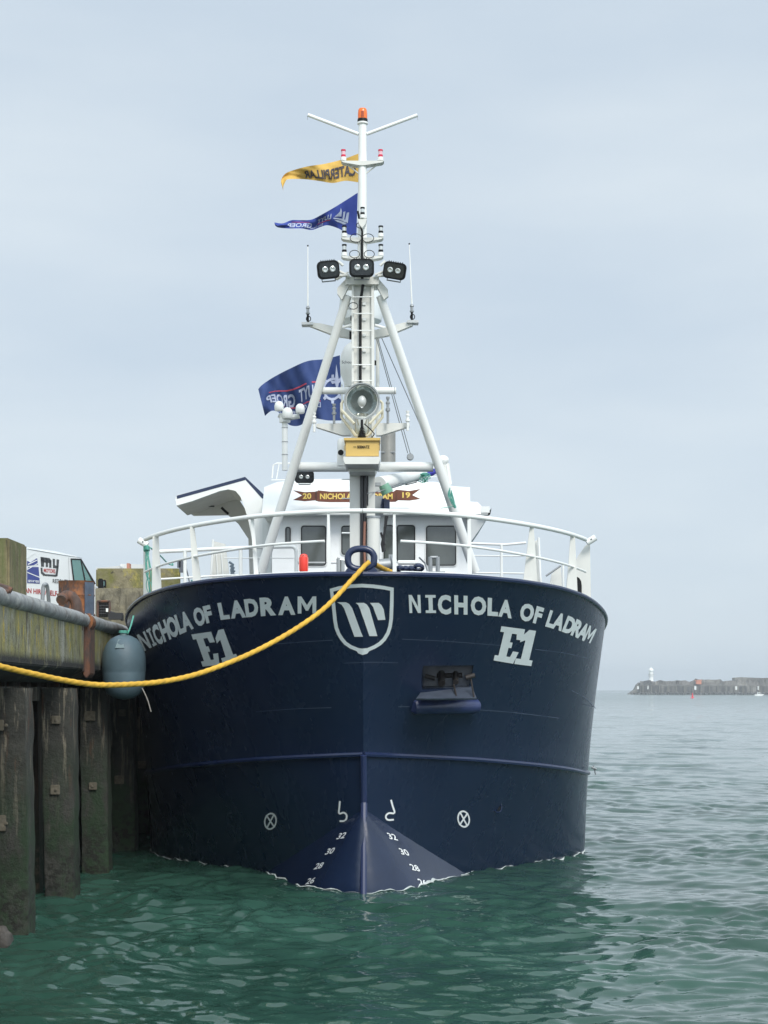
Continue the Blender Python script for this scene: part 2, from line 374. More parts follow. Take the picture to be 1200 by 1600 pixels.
# ------------------------------------------------------------------ hull
BX, BY = -.28, 22.5
boat = root('fishing_boat', (BX, BY, 0))
tag(boat, 'navy blue fishing trawler with white wheelhouse and tripod mast moored at the quay', 'fishing boat')
NS = 110
sheer_c = [(-.9, 0), (-.87, .35), (-.78, .72), (-.45, 1.38), (.2, 2.07), (1.0, 2.70), (1.9, 3.20), (2.9, 3.58), (3.9, 3.80), (5.2, 3.86), (9, 3.87), (16, 3.86), (24, 3.8)]
knuck_c = [(.2, 0), (.62, .60), (1.5, 1.60), (2.9, 2.75), (4.3, 3.45), (5.8, 3.74), (9, 3.82), (16, 3.82), (24, 3.75)]
wl_c = [(.55, 0), (1.0, .42), (2.4, 1.52), (4.0, 2.75), (5.1, 3.42), (6.2, 3.74), (9, 3.84), (16, 3.84), (24, 3.7)]
bt_c = [(.8, 0), (1.6, .30), (3.0, 1.2), (4.8, 2.3), (6.0, 2.9), (7.4, 3.3), (9.6, 3.5), (16, 3.5), (24, 3.4)]
def curve(c):
    return resample(catmull([Vector((b_, y_, 0)) for y_, b_ in c], 10), 900)
def wsample(c):                                        # more samples near the bow
    d = curve(c); return [d[int(round(899*((i/(NS-1))**1.6)))] for i in range(NS)]
def sheer_z(y):
    ys = [-1, -.4, .3, 1.1, 1.9, 2.4, 3.1, 3.9, 4.6, 6, 9, 24]; zs = [4.245, 4.24, 4.225, 4.185, 4.12, 4.06, 3.965, 3.85, 3.74, 3.56, 3.4, 3.4]
    return float(np.interp(y, ys, zs))
def knuck_z(y): return float(np.interp(y, [.2, 1.5, 3.2, 4.5, 7, 24], [1.86, 1.735, 1.545, 1.40, 1.25, 1.25]))
sh = [Vector((p.x, p.y, sheer_z(p.y))) for p in wsample(sheer_c)]
kn = [Vector((p.x, p.y, knuck_z(p.y))) for p in wsample(knuck_c)]
wl = [Vector((p.x, p.y, 0)) for p in wsample(wl_c)]
bt = [Vector((p.x, p.y, -1.2)) for p in wsample(bt_c)]
rows = []
def lerp_row(a, b_, v, pw=1.0):
    o = []
    for p, q in zip(a, b_):
        w = v**pw; o.append(Vector((p.x+(q.x-p.x)*w, p.y+(q.y-p.y)*w, p.z+(q.z-p.z)*v)))
    return o
for i in range(18): rows.append(lerp_row(kn, sh, 1-i/18, 1.25))
for i in range(12): rows.append(lerp_row(wl, kn, 1-i/12, 1.1))
for i in range(5): rows.append(lerp_row(bt, wl, 1-i/4, 1))
hullmb = MB()
O = Vector((BX, BY, 0))
full = []
for r_ in rows:
    full.append([O+Vector((-p.x, p.y, p.z)) for p in reversed(r_)]+[O+p for p in r_[1:]])
# closed solid: bottom cap, inner bulwark, deck
nC = len(full[0])
allrows = list(full)
inner_top = [O+Vector((max(abs(p.x-O.x)-.09, 0)*(1 if p.x >= O.x else -1), (p.y-O.y)+.09*(1 if abs(p.x-O.x) < 3.7 else 0), p.z-O.z)) for p in full[0]]
def inboard(row, d, zo=0):
    o = []
    for p in row:
        lx, ly = p.x-O.x, p.y-O.y
        sx = 1 if lx > 0 else (-1 if lx < 0 else 0)
        o.append(O+Vector((sx*max(abs(lx)-d, 0), ly+d*(1.3 if abs(lx) < 3.7 else 0), p.z-O.z+zo)))
    return o
chain = [inboard(full[k], .10) for k in (6, 5, 4, 3, 2, 1)]+[inner_top]+allrows
vs = [p for r_ in chain for p in r_]; fs = []
for i in range(len(chain)-1):
    for k in range(nC-1): fs.append((i*nC+k, i*nC+k+1, (i+1)*nC+k+1, (i+1)*nC+k))
nR = len(chain)
for k in range(nC//2):                                 # deck and bottom: strips from side to side
    a, b_ = k, nC-1-k
    if k+1 < b_-1 or True:
        if a+1 < b_:
            fs.append((a, b_, b_-1, a+1) if a+1 != b_-1 else (a, b_, a+1))
            q = (nR-1)*nC
            fs.append((q+a, q+a+1, q+b_-1, q+b_) if a+1 != b_-1 else (q+a, q+a+1, q+b_))
fs.append(tuple(i*nC for i in range(nR))+tuple(i*nC+nC-1 for i in range(nR-1, -1, -1)))
hullmb.add(vs, fs)

# bulb (forefoot) faces standing proud of the stem
def hull_at(z):
    """waterplane outline at height z (0..1.9) from the rows"""
    best = []
    for r0_, r1_ in zip(rows[:-1], rows[1:]):
        for a, b_ in ((r0_, r1_),):
            pass
    cols = []
    for k in range(NS):
        for i in range(17, len(rows)-1):
            a, b_ = rows[i][k], rows[i+1][k]
            if a.z >= z >= b_.z and a.z > b_.z:
                cols.append(a.lerp(b_, (a.z-z)/(a.z-b_.z))); break
    return cols
bulb = MB(); brows = []
zs = [1.12-(1.12+.9)*i/16 for i in range(17)]
for z in zs:
    c = hull_at(z); s_ = (1.12-z)/1.12
    xo = min(1.58*s_, 2.3); yc = c[0].y-.03-.52*min(s_, 1.0)**.85-.2*max(s_-1, 0)
    yo = float(np.interp(xo, [p.x for p in c], [p.y for p in c]))+.02
    row = []
    tt = [0, .12, .25, .4, .55, .7, .85, 1]; fx = [0, .18, .33, .47, .59, .71, .85, 1]; fy = [0, .045, .12, .25, .42, .62, .82, 1.02]
    for a, b_ in zip(fx, fy): row.append(Vector((xo*a, yc+(yo-yc)*b_, z)))
    brows.append([O+Vector((-p.x-.0, p.y, p.z)) for p in reversed(row)]+[O+p for p in row[1:]])
bulb.grid(brows)

# projection of marks onto the plating
bvh = BVHTree.FromPolygons([tuple(v) for v in hullmb.v]+[tuple(v) for v in bulb.v], [f for f in hullmb.f]+[tuple(i+len(hullmb.v) for i in f) for f in bulb.f])
def onhull(off=.008):
    def fn(px, py):
        d = (P(px, py, 10)-Vector((0, 0, EYE))).normalized(); h = bvh.ray_cast(Vector((0, 0, EYE)), d)
        if h[0] is None: return P(px, py, 26)
        n = h[1]
        if n.dot(d) > 0: n = -n
        return h[0]+n*off
    return fn
H = onhull()

# anchor pocket cut in the port bow
def solid(name, mb, m, **k): return build(name, mb, m, **k)
hull = build('hull', hullmb, navy, boat, smooth=0)
me = hull.data
bm = bmesh.new(); bm.from_mesh(me); bmesh.ops.remove_doubles(bm, verts=bm.verts, dist=1e-4)
bmesh.ops.dissolve_degenerate(bm, edges=bm.edges, dist=1e-4)
bmesh.ops.recalc_face_normals(bm, faces=bm.faces); bm.to_mesh(me); bm.free()
pk = MB(); kq = [(661, 1039), (750, 1038), (748, 1096), (647, 1094)]
front = [P(x, y, 21.0) for x, y in kq]
back = [P(x, y, 22.9)+Vector((0, .5, 0)) for x, y in [(663, 1040), (742, 1039), (735, 1073), (664, 1073)]]
pk.add(front+back, [(0, 1, 2, 3), (7, 6, 5, 4), (0, 4, 5, 1), (1, 5, 6, 2), (2, 6, 7, 3), (3, 7, 4, 0)])
pko = build('pocket_cutter', pk, navy, recalc=True, smooth=0)
md = hull.modifiers.new('b', 'BOOLEAN'); md.operation = 'DIFFERENCE'; md.object = pko; md.solver = 'EXACT'
dg = bpy.context.evaluated_depsgraph_get(); dg.update()
nm = bpy.data.meshes.new_from_object(hull.evaluated_get(dg), depsgraph=dg)
hull.modifiers.clear()
if len(nm.polygons) > 2000: hull.data = nm
else: print('BOOLEAN FAILED', len(nm.polygons))
bpy.data.objects.remove(pko)
hull.data.shade_smooth(); hull.data.set_sharp_from_angle(angle=R(28))
print('hull faces', len(hull.data.polygons))
hull['label'] = 'navy blue steel hull with flared bow'
build('bulbous_forefoot', bulb, mat('forefoot_paint', (.010, .021, .056), .24, bump=.02, bscale=1.3, var=.25, vscale=2), boat, smooth=50, recalc=True)

# inside of the pocket: sloped plate, anchor fluke, and roller lip
Yk = 23.15
an = MB(); an.tube([P(682, 1056, Yk+.25), P(722, 1055, Yk+.25)], .035); an.tube([P(664, 1056, Yk), P(680, 1060, Yk)], .03); an.tube([P(728, 1059, Yk), P(742, 1055, Yk)], .035)
an.tube([P(690, 1052, Yk+.2), P(690, 1068, Yk)], .05); an.tube([P(712, 1052, Yk+.2), P(712, 1066, Yk)], .04)
an.tube([P(736, 1062, Yk-.25), P(741, 1092, Yk-.75)], .012, 6); an.tube([P(709, 1070, Yk-.1), P(714, 1092, Yk-.7)], .014, 6)
build('stowed_anchor', an, mat('dark_anchor_iron', (.045, .038, .035), .6, var=.5, vscale=12), boat)
an = MB(); an.prism([P(665, 1072, 23.35), P(737, 1071.5, 23.35), P(745, 1091, 22.35), P(650, 1091.5, 22.35)], (0, .02, -.02)); build('pocket_slope_plate', an, mat('painted_sky_sheen', (.09, .11, .15), .45, var=.45, vscale=5), boat)  # lighter base colour stands in for sky reflected by the upward-facing slope
ro = MB()
a, b_ = H(645, 1104), H(746, 1103)
a = a+Vector((0, -.02, 0)); b_ = b_+Vector((0, -.10, 0))
ax = (b_-a).normalized()
prof = [(.02, 0), (.075, .0), (.10, .03), (.105, .06), (.105, (b_-a).length-.06), (.10, (b_-a).length-.03), (.07, (b_-a).length), (.02, (b_-a).length)]
ro.lathe(a, prof, 24, ax)
rol = build('anchor_roller', ro, mat('worn_roller_paint', (.03, .045, .13), .3, var=.3, vscale=5), boat)
# worn scuffs on the roller
sc = MB(); rs = random.Random(3)
for i in range(26):
    tpos = rs.uniform(.35, .75); th = rs.uniform(-1.0, .5)
    c0 = a.lerp(b_, tpos)+Vector((0, -math.cos(th)*.107, math.sin(th)*.107)); w_ = rs.uniform(.006, .02); h_ = rs.uniform(.005, .018)
    sc.add([c0+ax*w_, c0-ax*w_*.6+Vector((0, 0, h_*.4)), c0-ax*w_+Vector((0, -.001, h_)), c0+ax*w_*.5+Vector((0, 0, h_))], [(0, 1, 2, 3)])
scm = build('chipped_paint', sc, mat('bare_metal_chips', (.45, .42, .30), .6), rol, smooth=0); scm['kind'] = 'stuff'

# hull lettering -----------------------------------------------------
hull_name = 'NICHOLA OF LADRAM'
def letter_row(mb, items, basef, topf, lean):
    for ch, x0, x1 in items:
        pts, fs = glyph(ch, .052)
        bx0, bx1, _, _ = bounds(pts)
        q = []
        for x in (x0, x1): q.append((x, basef(x)))
        tq = [(x+lean(x), topf(x+lean(x))) for x in (x1, x0)]
        y0, y1 = (-.012, .742) if ch in 'COR' else (0, .73)
        quadmap(mb, pts, fs, q+tq, H, box=(bx0, bx1, 0, .73), L=.35)
ip = lambda xs, ys: (lambda x: float(np.interp(x, xs, ys)))
nb = ip([620, 657, 709, 745, 780, 812, 832, 860, 880, 900, 915, 932], [957.5, 957.3, 957.5, 958.5, 961, 966.5, 971, 979, 985.5, 994, 1001.5, 1011])
ntp = ip([620, 657, 709, 745, 780, 812, 832, 860, 880, 900, 915, 932], [929, 929, 929.5, 931.5, 935.5, 940.5, 944.5, 953, 959, 966.5, 973.5, 983])
ln = ip([630, 700, 780, 830, 870, 920], [-1.5, -.5, 1, 6, 9, 10.5])
itR = [('N', 639.5, 657.5), ('I', 665, 681), ('C', 684, 704.5), ('H', 709.5, 730), ('O', 735, 759), ('L', 761, 777.5), ('A', 778, 799),
       ('O', 810.5, 830.5), ('F', 832, 843), ('L', 851.5, 862), ('A', 860.5, 877), ('D', 877.5, 892), ('R', 891, 903.5), ('A', 900, 912.5), ('M', 910.5, 921.5)]
tl = MB(); letter_row(tl, itR, nb, ntp, ln); build('hull_name', tl, silver, hull, smooth=0)
nb2 = ip([218, 228, 240, 260, 285, 300, 320, 345, 375, 400, 430, 460, 500], [1022, 1016.5, 1010, 1000, 987.5, 981, 973, 966.5, 963, 961.2, 959, 958.3, 958])
nt2 = ip([205, 216, 228, 245, 262, 285, 300, 320, 345, 375, 400, 430, 460, 500], [998, 991, 985, 974, 965, 956.5, 951.5, 946.5, 941, 937, 934, 932.3, 931.5, 931.3])
ln2 = ip([225, 245, 265, 300, 345, 380, 430, 470], [-12, -11, -10, -7.5, -5, -4, -1, 0])
itL = [('N', 226, 238), ('I', 240, 246), ('C', 246.5, 256), ('H', 257, 268), ('O', 267.5, 281.5), ('L', 281, 290), ('A', 287.5, 303),
       ('O', 307, 323), ('F', 323, 334), ('L', 345, 360), ('A', 361.5, 385), ('D', 385, 405), ('R', 408, 432), ('A', 435, 462), ('M', 465.5, 494.5)]
tl = MB(); letter_row(tl, itL, nb2, nt2, ln2); build('hull_name', tl, silver, hull, smooth=0)
# slab-serif E1
Eg = [(0, 0), (.86, 0), (.97, .34), (.72, .34), (.66, .17), (.50, .17), (.50, .42), (.62, .42), (.62, .58), (.50, .58), (.50, .83), (.70, .83), (.74, .68), (1, .68), (.98, 1), (0, 1), (0, .84), (.16, .84), (.16, .16), (0, .16)]
Og = [(.0, 0), (1, 0), (1, .16), (.80, .16), (.80, 1), (.38, 1), (.0, .78), (.0, .62), (.30, .70), (.30, .16), (0, .16)]
tl = MB()
quadmap(tl, Eg, [tuple(range(len(Eg)))], [(770.5, 1031.5), (806, 1037.5), (820.5, 983), (783, 978)], H, box=(0, 1, 0, 1))
quadmap(tl, Og, [tuple(range(len(Og)))], [(803, 1037), (829.5, 1040.5), (842, 986), (817, 982.5)], H, box=(0, 1, 0, 1))
build('registration_number', tl, silver, hull, smooth=0)
tl = MB()
quadmap(tl, Eg, [tuple(range(len(Eg)))], [(317.5, 1041.3), (348, 1037.5), (331, 986.5), (299.5, 991)], H, box=(0, 1, 0, 1))
quadmap(tl, Og, [tuple(range(len(Og)))], [(348.5, 1036.5), (372.5, 1028.5), (354, 981.5), (334, 985.5)], H, box=(0, 1, 0, 1))
build('registration_number', tl, silver, hull, smooth=0)
# shield emblem
sh_pts = [(515.3, 919.5), (530, 915.5), (547, 912.8), (565, 911.7), (583, 912.8), (600, 915), (615, 917.8), (614.8, 940), (613.8, 966.5), (612, 979), (608.5, 990), (602.5, 1000), (595, 1007.5), (586, 1013), (576.6, 1017), (573.5, 1021), (566.5, 1023), (560, 1020.5), (557.5, 1017), (547, 1012.8), (538, 1006.7), (532, 999.5), (526.5, 990.5), (523, 981), (521, 970), (518.5, 945)]
cx_, cy_ = 566, 960
def inset(p, d):
    o = []
    n = len(p)
    for i in range(n):
        a, b_, c = Vector(p[i-1]), Vector(p[i]), Vector(p[(i+1) % n]); tdir = (c-a).normalized(); nn_ = Vector((-tdir.y, tdir.x))
        if nn_.dot(Vector((cx_, cy_))-b_) < 0: nn_ = -nn_
        o.append(b_+nn_*d)
    return o
em = MB(); ins = inset(sh_pts, 5.6); ins[15] = Vector((571, 1012.5)); ins[16] = Vector((566, 1013)); ins[17] = Vector((562, 1012.5)); ins[0] = Vector((521, 924)); ins[6] = Vector((609.5, 922.5))
n = len(sh_pts)
o_, m_, i2 = [], [], []
for k in range(n):
    a, b_ = Vector(sh_pts[k]), ins[k]; c, d = Vector(sh_pts[(k+1) % n]), ins[(k+1) % n]
    for s0 in range(3):
        a0, b0 = a.lerp(c, s0/3), b_.lerp(d, s0/3); a1, b1 = a.lerp(c, (s0+1)/3), b_.lerp(d, (s0+1)/3)
        em.add([H(*a0), H(*a1), H(*b1), H(*b0)], [(0, 1, 2, 3)])
for poly in ([(527, 940.5), (540.5, 940.5), (545.5, 943), (550.5, 950), (567, 994.5), (554, 994.5), (538, 950.5), (534, 944.5)],
             [(556, 941.5), (568.5, 941.5), (573, 944), (577, 950), (589.5, 993.5), (577, 993.5), (563, 952), (560, 945)],
             [(578, 941.5), (591.5, 941.5), (596, 945), (599.5, 952), (602, 968), (590.5, 968.5), (586, 957), (583, 948)]):
    quadmap(em, poly, [tuple(range(len(poly)))], [(500, 1030), (620, 1030), (620, 910), (500, 910)], H, box=(500, 620, 1030, 910), L=.08)
build('bow_emblem', em, silver, hull, smooth=0)
# seams: thin weld beads
def ribbon(mb, pts, w, fn, n=24):
    pts = [Vector(p) for p in pts]; pts = resample(catmull([Vector((p.x, p.y, 0)) for p in pts], 6), n)
    for a, b_ in zip(pts, pts[1:]):
        d = (b_-a).normalized(); q = Vector((-d.y, d.x, 0))*w/2
        mb.add([fn(*(a+q).xy), fn(*(b_+q).xy), fn(*(b_-q).xy), fn(*(a-q).xy)], [(0, 1, 2, 3)])
seam = MB(); H3 = onhull(.004)
for pts in ([(628, 998.5), (700, 1002), (790, 1009)], [(836, 1014.5), (880, 1020), (918, 1028.5)], [(538, 1036), (580, 1034.5), (622, 1035.5)], [(622, 1104), (640, 1104)], [(748, 1109), (800, 1113), (874, 1122)],
            [(893, 1079), (912, 1089), (931, 1107)], [(400, 1112), (460, 1107.5), (518, 1105.5)], [(432, 1006), (470, 1003), (520, 1000)]):
    seam = MB(); ribbon(seam, pts, .9, H3); build('weld_bead', seam, navy_seam, hull, smooth=0)
# draught marks and bow symbols
dm = MB(); H5 = onhull(.006)
def flush():
    global dm
    build('draught_mark', dm, white_mark, hull, smooth=0); dm = MB()
def mark_text(mb, s, cx, cy, w, h, ang_, shear=0, bold=.02):
    u = Vector((math.cos(R(ang_)), math.sin(R(ang_)))); v = Vector((shear, -1)).normalized()
    c = Vector((cx, cy))
    q = [c-u*w/2-v*h/2, c+u*w/2-v*h/2, c+u*w/2+v*h/2, c-u*w/2+v*h/2]
    straight_text(mb, s, [tuple(p) for p in q], H5, bold)
for s, x, y in (('32', 612.5, 1307.5), ('30', 631, 1331.5), ('28', 647.5, 1356), ('26', 660, 1379)): mark_text(dm, s, x, y, 13.5, 11.5, 12, -.55); flush()
for s, x, y in (('32', 534.5, 1306), ('30', 516.5, 1330), ('28', 499, 1353), ('26', 486, 1376.5)): mark_text(dm, s, x, y, 12.5, 11.5, -10, .6); flush()
ribbon(dm, [(531.5, 1251.5), (530.8, 1260), (530.2, 1271), (537, 1269.5), (541.5, 1272.5), (542, 1278), (538.5, 1282.5), (531, 1282.8)], 2.8, H5, 40); build('bulbous_bow_symbol', dm, white_mark, hull, smooth=0); dm = MB()
ribbon(dm, [(610.5, 1249.5), (613, 1259), (616, 1270), (608, 1270.2), (603.5, 1273), (602.5, 1277.5), (606, 1281), (615, 1280.5)], 2.8, H5, 40); build('bulbous_bow_symbol', dm, white_mark, hull, smooth=0); dm = MB()
for cx, cy, sl in ((423, 1283, .25), (724, 1279.5, -.25)):
    ring = lambda t_: (cx+10*math.cos(t_)+sl*0-sl*13*math.sin(t_)*-.9*-1*.4, cy+13.5*math.sin(t_))
    pts = [ring(2*math.pi*k/28) for k in range(29)]
    for a, b_ in zip(pts, pts[1:]):
        ia = (cx+(a[0]-cx)*.77, cy+(a[1]-cy)*.8); ib = (cx+(b_[0]-cx)*.77, cy+(b_[1]-cy)*.8)
        dm.add([H5(*a), H5(*b_), H5(*ib), H5(*ia)], [(0, 1, 2, 3)])
    for th in (50, 130):
        dx, dy = 9*math.cos(R(th))+sl*3, 12.5*math.sin(R(th))
        ribbon(dm, [(cx-dx, cy-dy), (cx, cy), (cx+dx, cy+dy)], 2.4, H5, 6)
    build('thruster_symbol', dm, white_mark, hull, smooth=0); dm = MB()
hl = MB(); c = H(778, 1262); hl.tube([c+Vector((0, .02, 0)), c+Vector((0, .03, 0))], .035, 16)
build('outlet_opening', hl, black, hull)
hr_ = MB(); hr_.tube([P(778+6*math.cos(t_*.349), 1262+7.5*math.sin(t_*.349), c.y-.005+.006*math.cos(t_*.349)*6) for t_ in range(18)], .008, 6, closed=True)
build('outlet_ring', hr_, navy2, hull)

# rubbing strake along the knuckle and stem bar
for sgn in (-1, 1):
    st = MB(); pts = []
    for k in range(0, NS):
        p = kn[k]; pts.append(O+Vector((sgn*(p.x), p.y, p.z)))
    st.tube([p+Vector((sgn*.0, -.012, 0)) for p in pts], .038, 8)
    build('rubbing_strake', st, navy2, boat)
sb = MB(); sb.tube([P(568, 1180, 22.66), P(568.6, 1262, 22.90)], .045, 10); sb.tube([P(568.6, 1255, 22.87), O+Vector((0, .02, 0)), O+Vector((0, -.2, -.9))], .05, 10)
build('stem_bar', sb, mat('stem_bar_paint', (.02, .032, .09), .35), boat)
# bulwark cap: slim white coping inboard of the navy plating
capm = MB(); pts = []
def sheer_px(sgn, k):
    p = O+Vector((sgn*sh[k].x, sh[k].y, sh[k].z)); return 600+F*p.x/p.y, p
tubept = []
for p in full[0]: tubept.append(p)
capm.tube([p+Vector((0, .0, .0)) for p in tubept], .035, 8)
build('bulwark_lip', capm, navy2, boat)
capw = MB()
sel = [p for p in inner_top if p.y < BY+3.2]
capw.tube([p+Vector((0, .05, .035)) for p in sel if abs((p.x-BX)) > .42 and p.x < BX], .022, 8); capw.tube([p+Vector((0, .05, .035)) for p in sel if abs((p.x-BX)) > .42 and p.x > BX], .022, 8)
build('bulwark_capping', capw, white, boat)

# foam line hugging the hull
fo = MB(); pts = [p for p in full[30] if p.y < BY+8.5]
bo = brows[9]
wlp = []
for p in full[30]:
    if p.y < BY+9 and abs(p.x-BX) > 1.5: wlp.append(p)
left_ = [p for p in wlp if p.x < BX]; right_ = [p for p in wlp if p.x > BX]
path = left_+[Vector((q.x, q.y, 0)) for q in bo]+right_
path = resample(path, 420); rf = random.Random(5)
zz = water_z([p.x for p in path], [p.y for p in path])
for k in range(len(path)-1):
    w0 = -.012+.05*max(0, noise.noise(Vector((k*.09, 0, 0)))+.15+.5*noise.noise(Vector((k*.4, 3, 0)))); w1 = -.012+.05*max(0, noise.noise(Vector(((k+1)*.09, 0, 0)))+.15+.5*noise.noise(Vector(((k+1)*.4, 3, 0))))
    a, b_ = path[k], path[k+1]; nrm = Vector((a.x-BX, -(abs(a.x-BX))*.8-.4, 0)).normalized()
    za, zb = float(zz[k]), float(zz[k+1])
    pa, pb = Vector((a.x, a.y, za+.03)), Vector((b_.x, b_.y, zb+.03))
    fo.add([pa-nrm*.04, pb-nrm*.04, pb+nrm*(w1+.012)-Vector((0, 0, .024)), pa+nrm*(w0+.012)-Vector((0, 0, .024))], [(0, 1, 2, 3)])
fom = build('foam', fo, mat('foam', (.62, .68, .66), .7, var=.35, vscale=14), smooth=60)
tag(fom, 'thin white foam line where the water laps the navy hull', 'foam', kind='stuff')

# ------------------------------------------------------------------ bow rail
rail_pts = {}
def rail_curve(top, n0, Yend):
    """points above the sheer, inset .1 m, from left end to right end"""
    o = []
    for p in inner_top:
        if p.y-BY <= Yend: o.append(p.copy())
    return o
def railz(y, z0, z1): return z0+(z1-z0)*max(0, min(1, (y+.8)/3.4))
top = [Vector((p.x, p.y, railz(p.y-BY, 5.075, 4.99))) for p in rail_curve(0, 0, 2.55)]
mid = [Vector((p.x, p.y, railz(p.y-BY, 4.69, 4.50))) for p in rail_curve(0, 0, 2.55)]
rl = MB(); rl.tube(top, .032, 10)
build('top_rail', rl, white, boat)
for sgn in (-1, 1):
    mm = [p for p in mid if (600+F*p.x/p.y < 514 if sgn < 0 else 600+F*p.x/p.y > 616)]
    r2 = MB(); r2.tube(mm, .018, 8); build('middle_rail', r2, white, boat)
def at_px(px):
    return min(top, key=lambda p: abs(600+F*p.x/p.y-px))
for tp, bl, br, wt in ((513, 511.5, 518, 4), (616, 613.5, 620, 4), (394, 398, 405, 5), (733, 730, 738, 5), (300, 302, 316, 7), (831, 816, 841, 6), (243, 237, 253, 9), (895, 884, 903, 7)):
    q = at_px(tp); Y = q.y; zt = q.z; ptop = HZ-(zt-EYE)*F/Y
    inn = min(inner_top, key=lambda p: abs(600+F*p.x/p.y-(bl+br)/2)+(100 if p.y > BY+4 else 0)); pb = HZ-(inn.z-EYE)*F/inn.y+8
    m_ = MB(); m_.prism([P(tp-wt/2, ptop+2, Y), P(tp+wt/2, ptop+2, Y), P(br, pb, Y), P(bl, pb, Y)], (0, .035, 0))
    build('rail_post', m_, cream if wt > 5 else white, boat)
# aft ends of the rail: raised bulwark plates
pl = MB(); Ye = 25.25
pl.prism(pp([(916, 851), (922, 851), (923.5, 946), (902, 933), (885, 925), (886, 905), (894, 886), (905, 866)], Ye), (0, .04, 0))
pr = build('raised_bulwark_plate', pl, cream, boat)
oh = MB(); oh.prism(pp([(901, 901), (905, 903), (908, 908), (909, 915), (909, 938), (901, 933)], Ye-.01), (0, .01, 0)); build('oval_freeing_port', oh, black, pr, smooth=0)
pl = MB(); pl.prism(pp([(224, 846), (232.5, 846), (232.5, 940), (226, 948), (224, 952)], Ye), (0, .04, 0)); build('raised_bulwark_plate', pl, cream, boat)
for x, y, sg in ((224, 847, -1), (923, 843, 1)):
    m_ = MB(); c = P(x, y, 25.1); m_.tube([c+Vector((-sg*.06, 0, -.05)), c+Vector((sg*.07, 0, .03))], .05, 14); build('rail_end_lug', m_, white, boat)
    m_ = MB(); c = c+Vector((0, -.052, 0)); m_.tube([c, c+Vector((0, -.004, 0))], .012, 8); build('lug_bolt', m_, black, boat)
# small aft rails on the foredeck edge
def pxtube(name, pts, Y, wpx, m_=white, parent=boat, n=10):
    q = MB(); ps = []
    for p in pts: ps.append(P(p[0], p[1], p[2] if len(p) > 2 else Y))
    q.tube(ps, M(wpx, Y)/2, n); return build(name, q, m_, parent)
def arc(cx, cy, r, a0, a1, n=6): return [(cx+r*math.cos(R(a0+(a1-a0)*i/n)), cy+r*math.sin(R(a0+(a1-a0)*i/n))) for i in range(n+1)]
Yr = 28.5
pxtube('deck_rail', [(247, 862), (330, 858), (400, 855), (452, 854)]+arc(455, 862, 8, -90, 0)+[(463, 898)], Yr, 6)
pxtube('deck_rail', [(250, 905), (300, 902), (350, 899), (440, 899)], Yr, 3.2)
pxtube('deck_rail', [(735, 849), (790, 851), (822, 848)], Yr, 4); pxtube('deck_rail', [(733, 868), (800, 869), (820, 868)], Yr, 2.2); pxtube('deck_rail', [(735, 895), (820, 896)], Yr, 2.6)
pxtube('deck_rail', [(350, 872), (462, 872)], Yr+.3, 1.5)
for x, w_, y0 in ((289, 5.5, 860), (376, 6, 857), (783.5, 4.5, 851)):
    pxtube('deck_rail_post', [(x, y0), (x, 925 if x < 300 else 905)], Yr, w_)
# hatch panels leaning inboard
m_ = MB(); m_.prism(pp([(331, 845), (352, 850), (360, 915), (329, 912)], Yr+.6), (0, .06, 0)); p_ = build('deck_panel', m_, cream, boat)
for x in (338, 346): pxtube('panel_rib', [(x, 866, Yr+.58), (x+3, 912, Yr+.58)], Yr, 2.2, white, p_)
pxtube('panel_edge', [(333, 843, Yr+.5), (329, 914, Yr+.5)], Yr, 3.6, white, p_)
m_ = MB(); m_.prism(pp([(835, 846), (842, 842), (846, 918), (826, 918), (832, 870)], Yr-1.8), (0, .06, 0)); build('deck_panel', m_, cream, boat)
pxtube('davit_post', [(841.5, 840), (844, 900), (845.5, 915)], 26.6, 4)
m_ = MB(); m_.prism(pp([(862, 897), (876, 884), (880, 926), (858, 921)], 26.4), (0, .05, 0)); build('winch_frame', m_, cream, boat)
pxtube('winch_post', [(879.5, 881), (880, 928)], 26.0, 4.2); pxtube('winch_arm', [(853, 900), (876, 884)], 26.2, 3, galv); pxtube('winch_bracket', [(858, 918), (862, 908), (864, 915)], 26.2, 2, white)
# blue coil and dark fittings
for (x, y, s_) in ((625, 890, 5), (634, 891, 5.5), (643, 891, 6), (654, 888, 7)):
    m_ = MB()
    for a in range(3): m_.tube([P(x+s_*math.cos(q*.5), y+s_*.55*math.sin(q*.5)-a, 24.6+a*.05+.1*math.sin(q*.5)) for q in range(13)], .022, 6, closed=True)
    build('hose_coil', m_, navy2, boat)
m_ = MB()
for x in (672.5, 684): m_.tube([P(x, 870, 24), P(x, 899, 24)], .03, 8)
m_.tube([P(672.5, 871, 24), P(684, 871, 24)], .022, 8); m_.box(P(680, 895, 24), (.28, .15, .03)); build('mooring_bitts', m_, galv, boat)
m_ = MB(); m_.tube([P(529, 872, 23.5), P(529, 899, 23.5)], .03, 8); m_.tube([P(535, 875, 23.5), P(535, 899, 23.5)], .03, 8); m_.tube([P(526, 873, 23.5), P(538, 876, 23.5)], .02, 8); build('mooring_bitts', m_, steel, boat)
m_ = MB(); m_.tube([P(655, 871, 24.2), P(664, 880, 24.3), P(668, 892, 24.3)], .012, 6); build('hand_lever', m_, galv, boat)
m_ = MB(); c = P(600, 884, 24.6); m_.lathe(c+Vector((-.16, 0, 0)), [(.12, 0), (.17, .02), (.17, .06), (.09, .07), (.09, .25), (.13, .27), (.13, .31)], 20, (1, .2, .1))
m_.box(c+Vector((.12, .1, .02)), (.1, .14, .3)); build('anchor_windlass', m_, galv, boat)
m_ = MB(); m_.tube([P(622, 879, 24.9), P(652, 879, 24.9)], .035, 10); build('white_drum_roller', m_, white, boat)
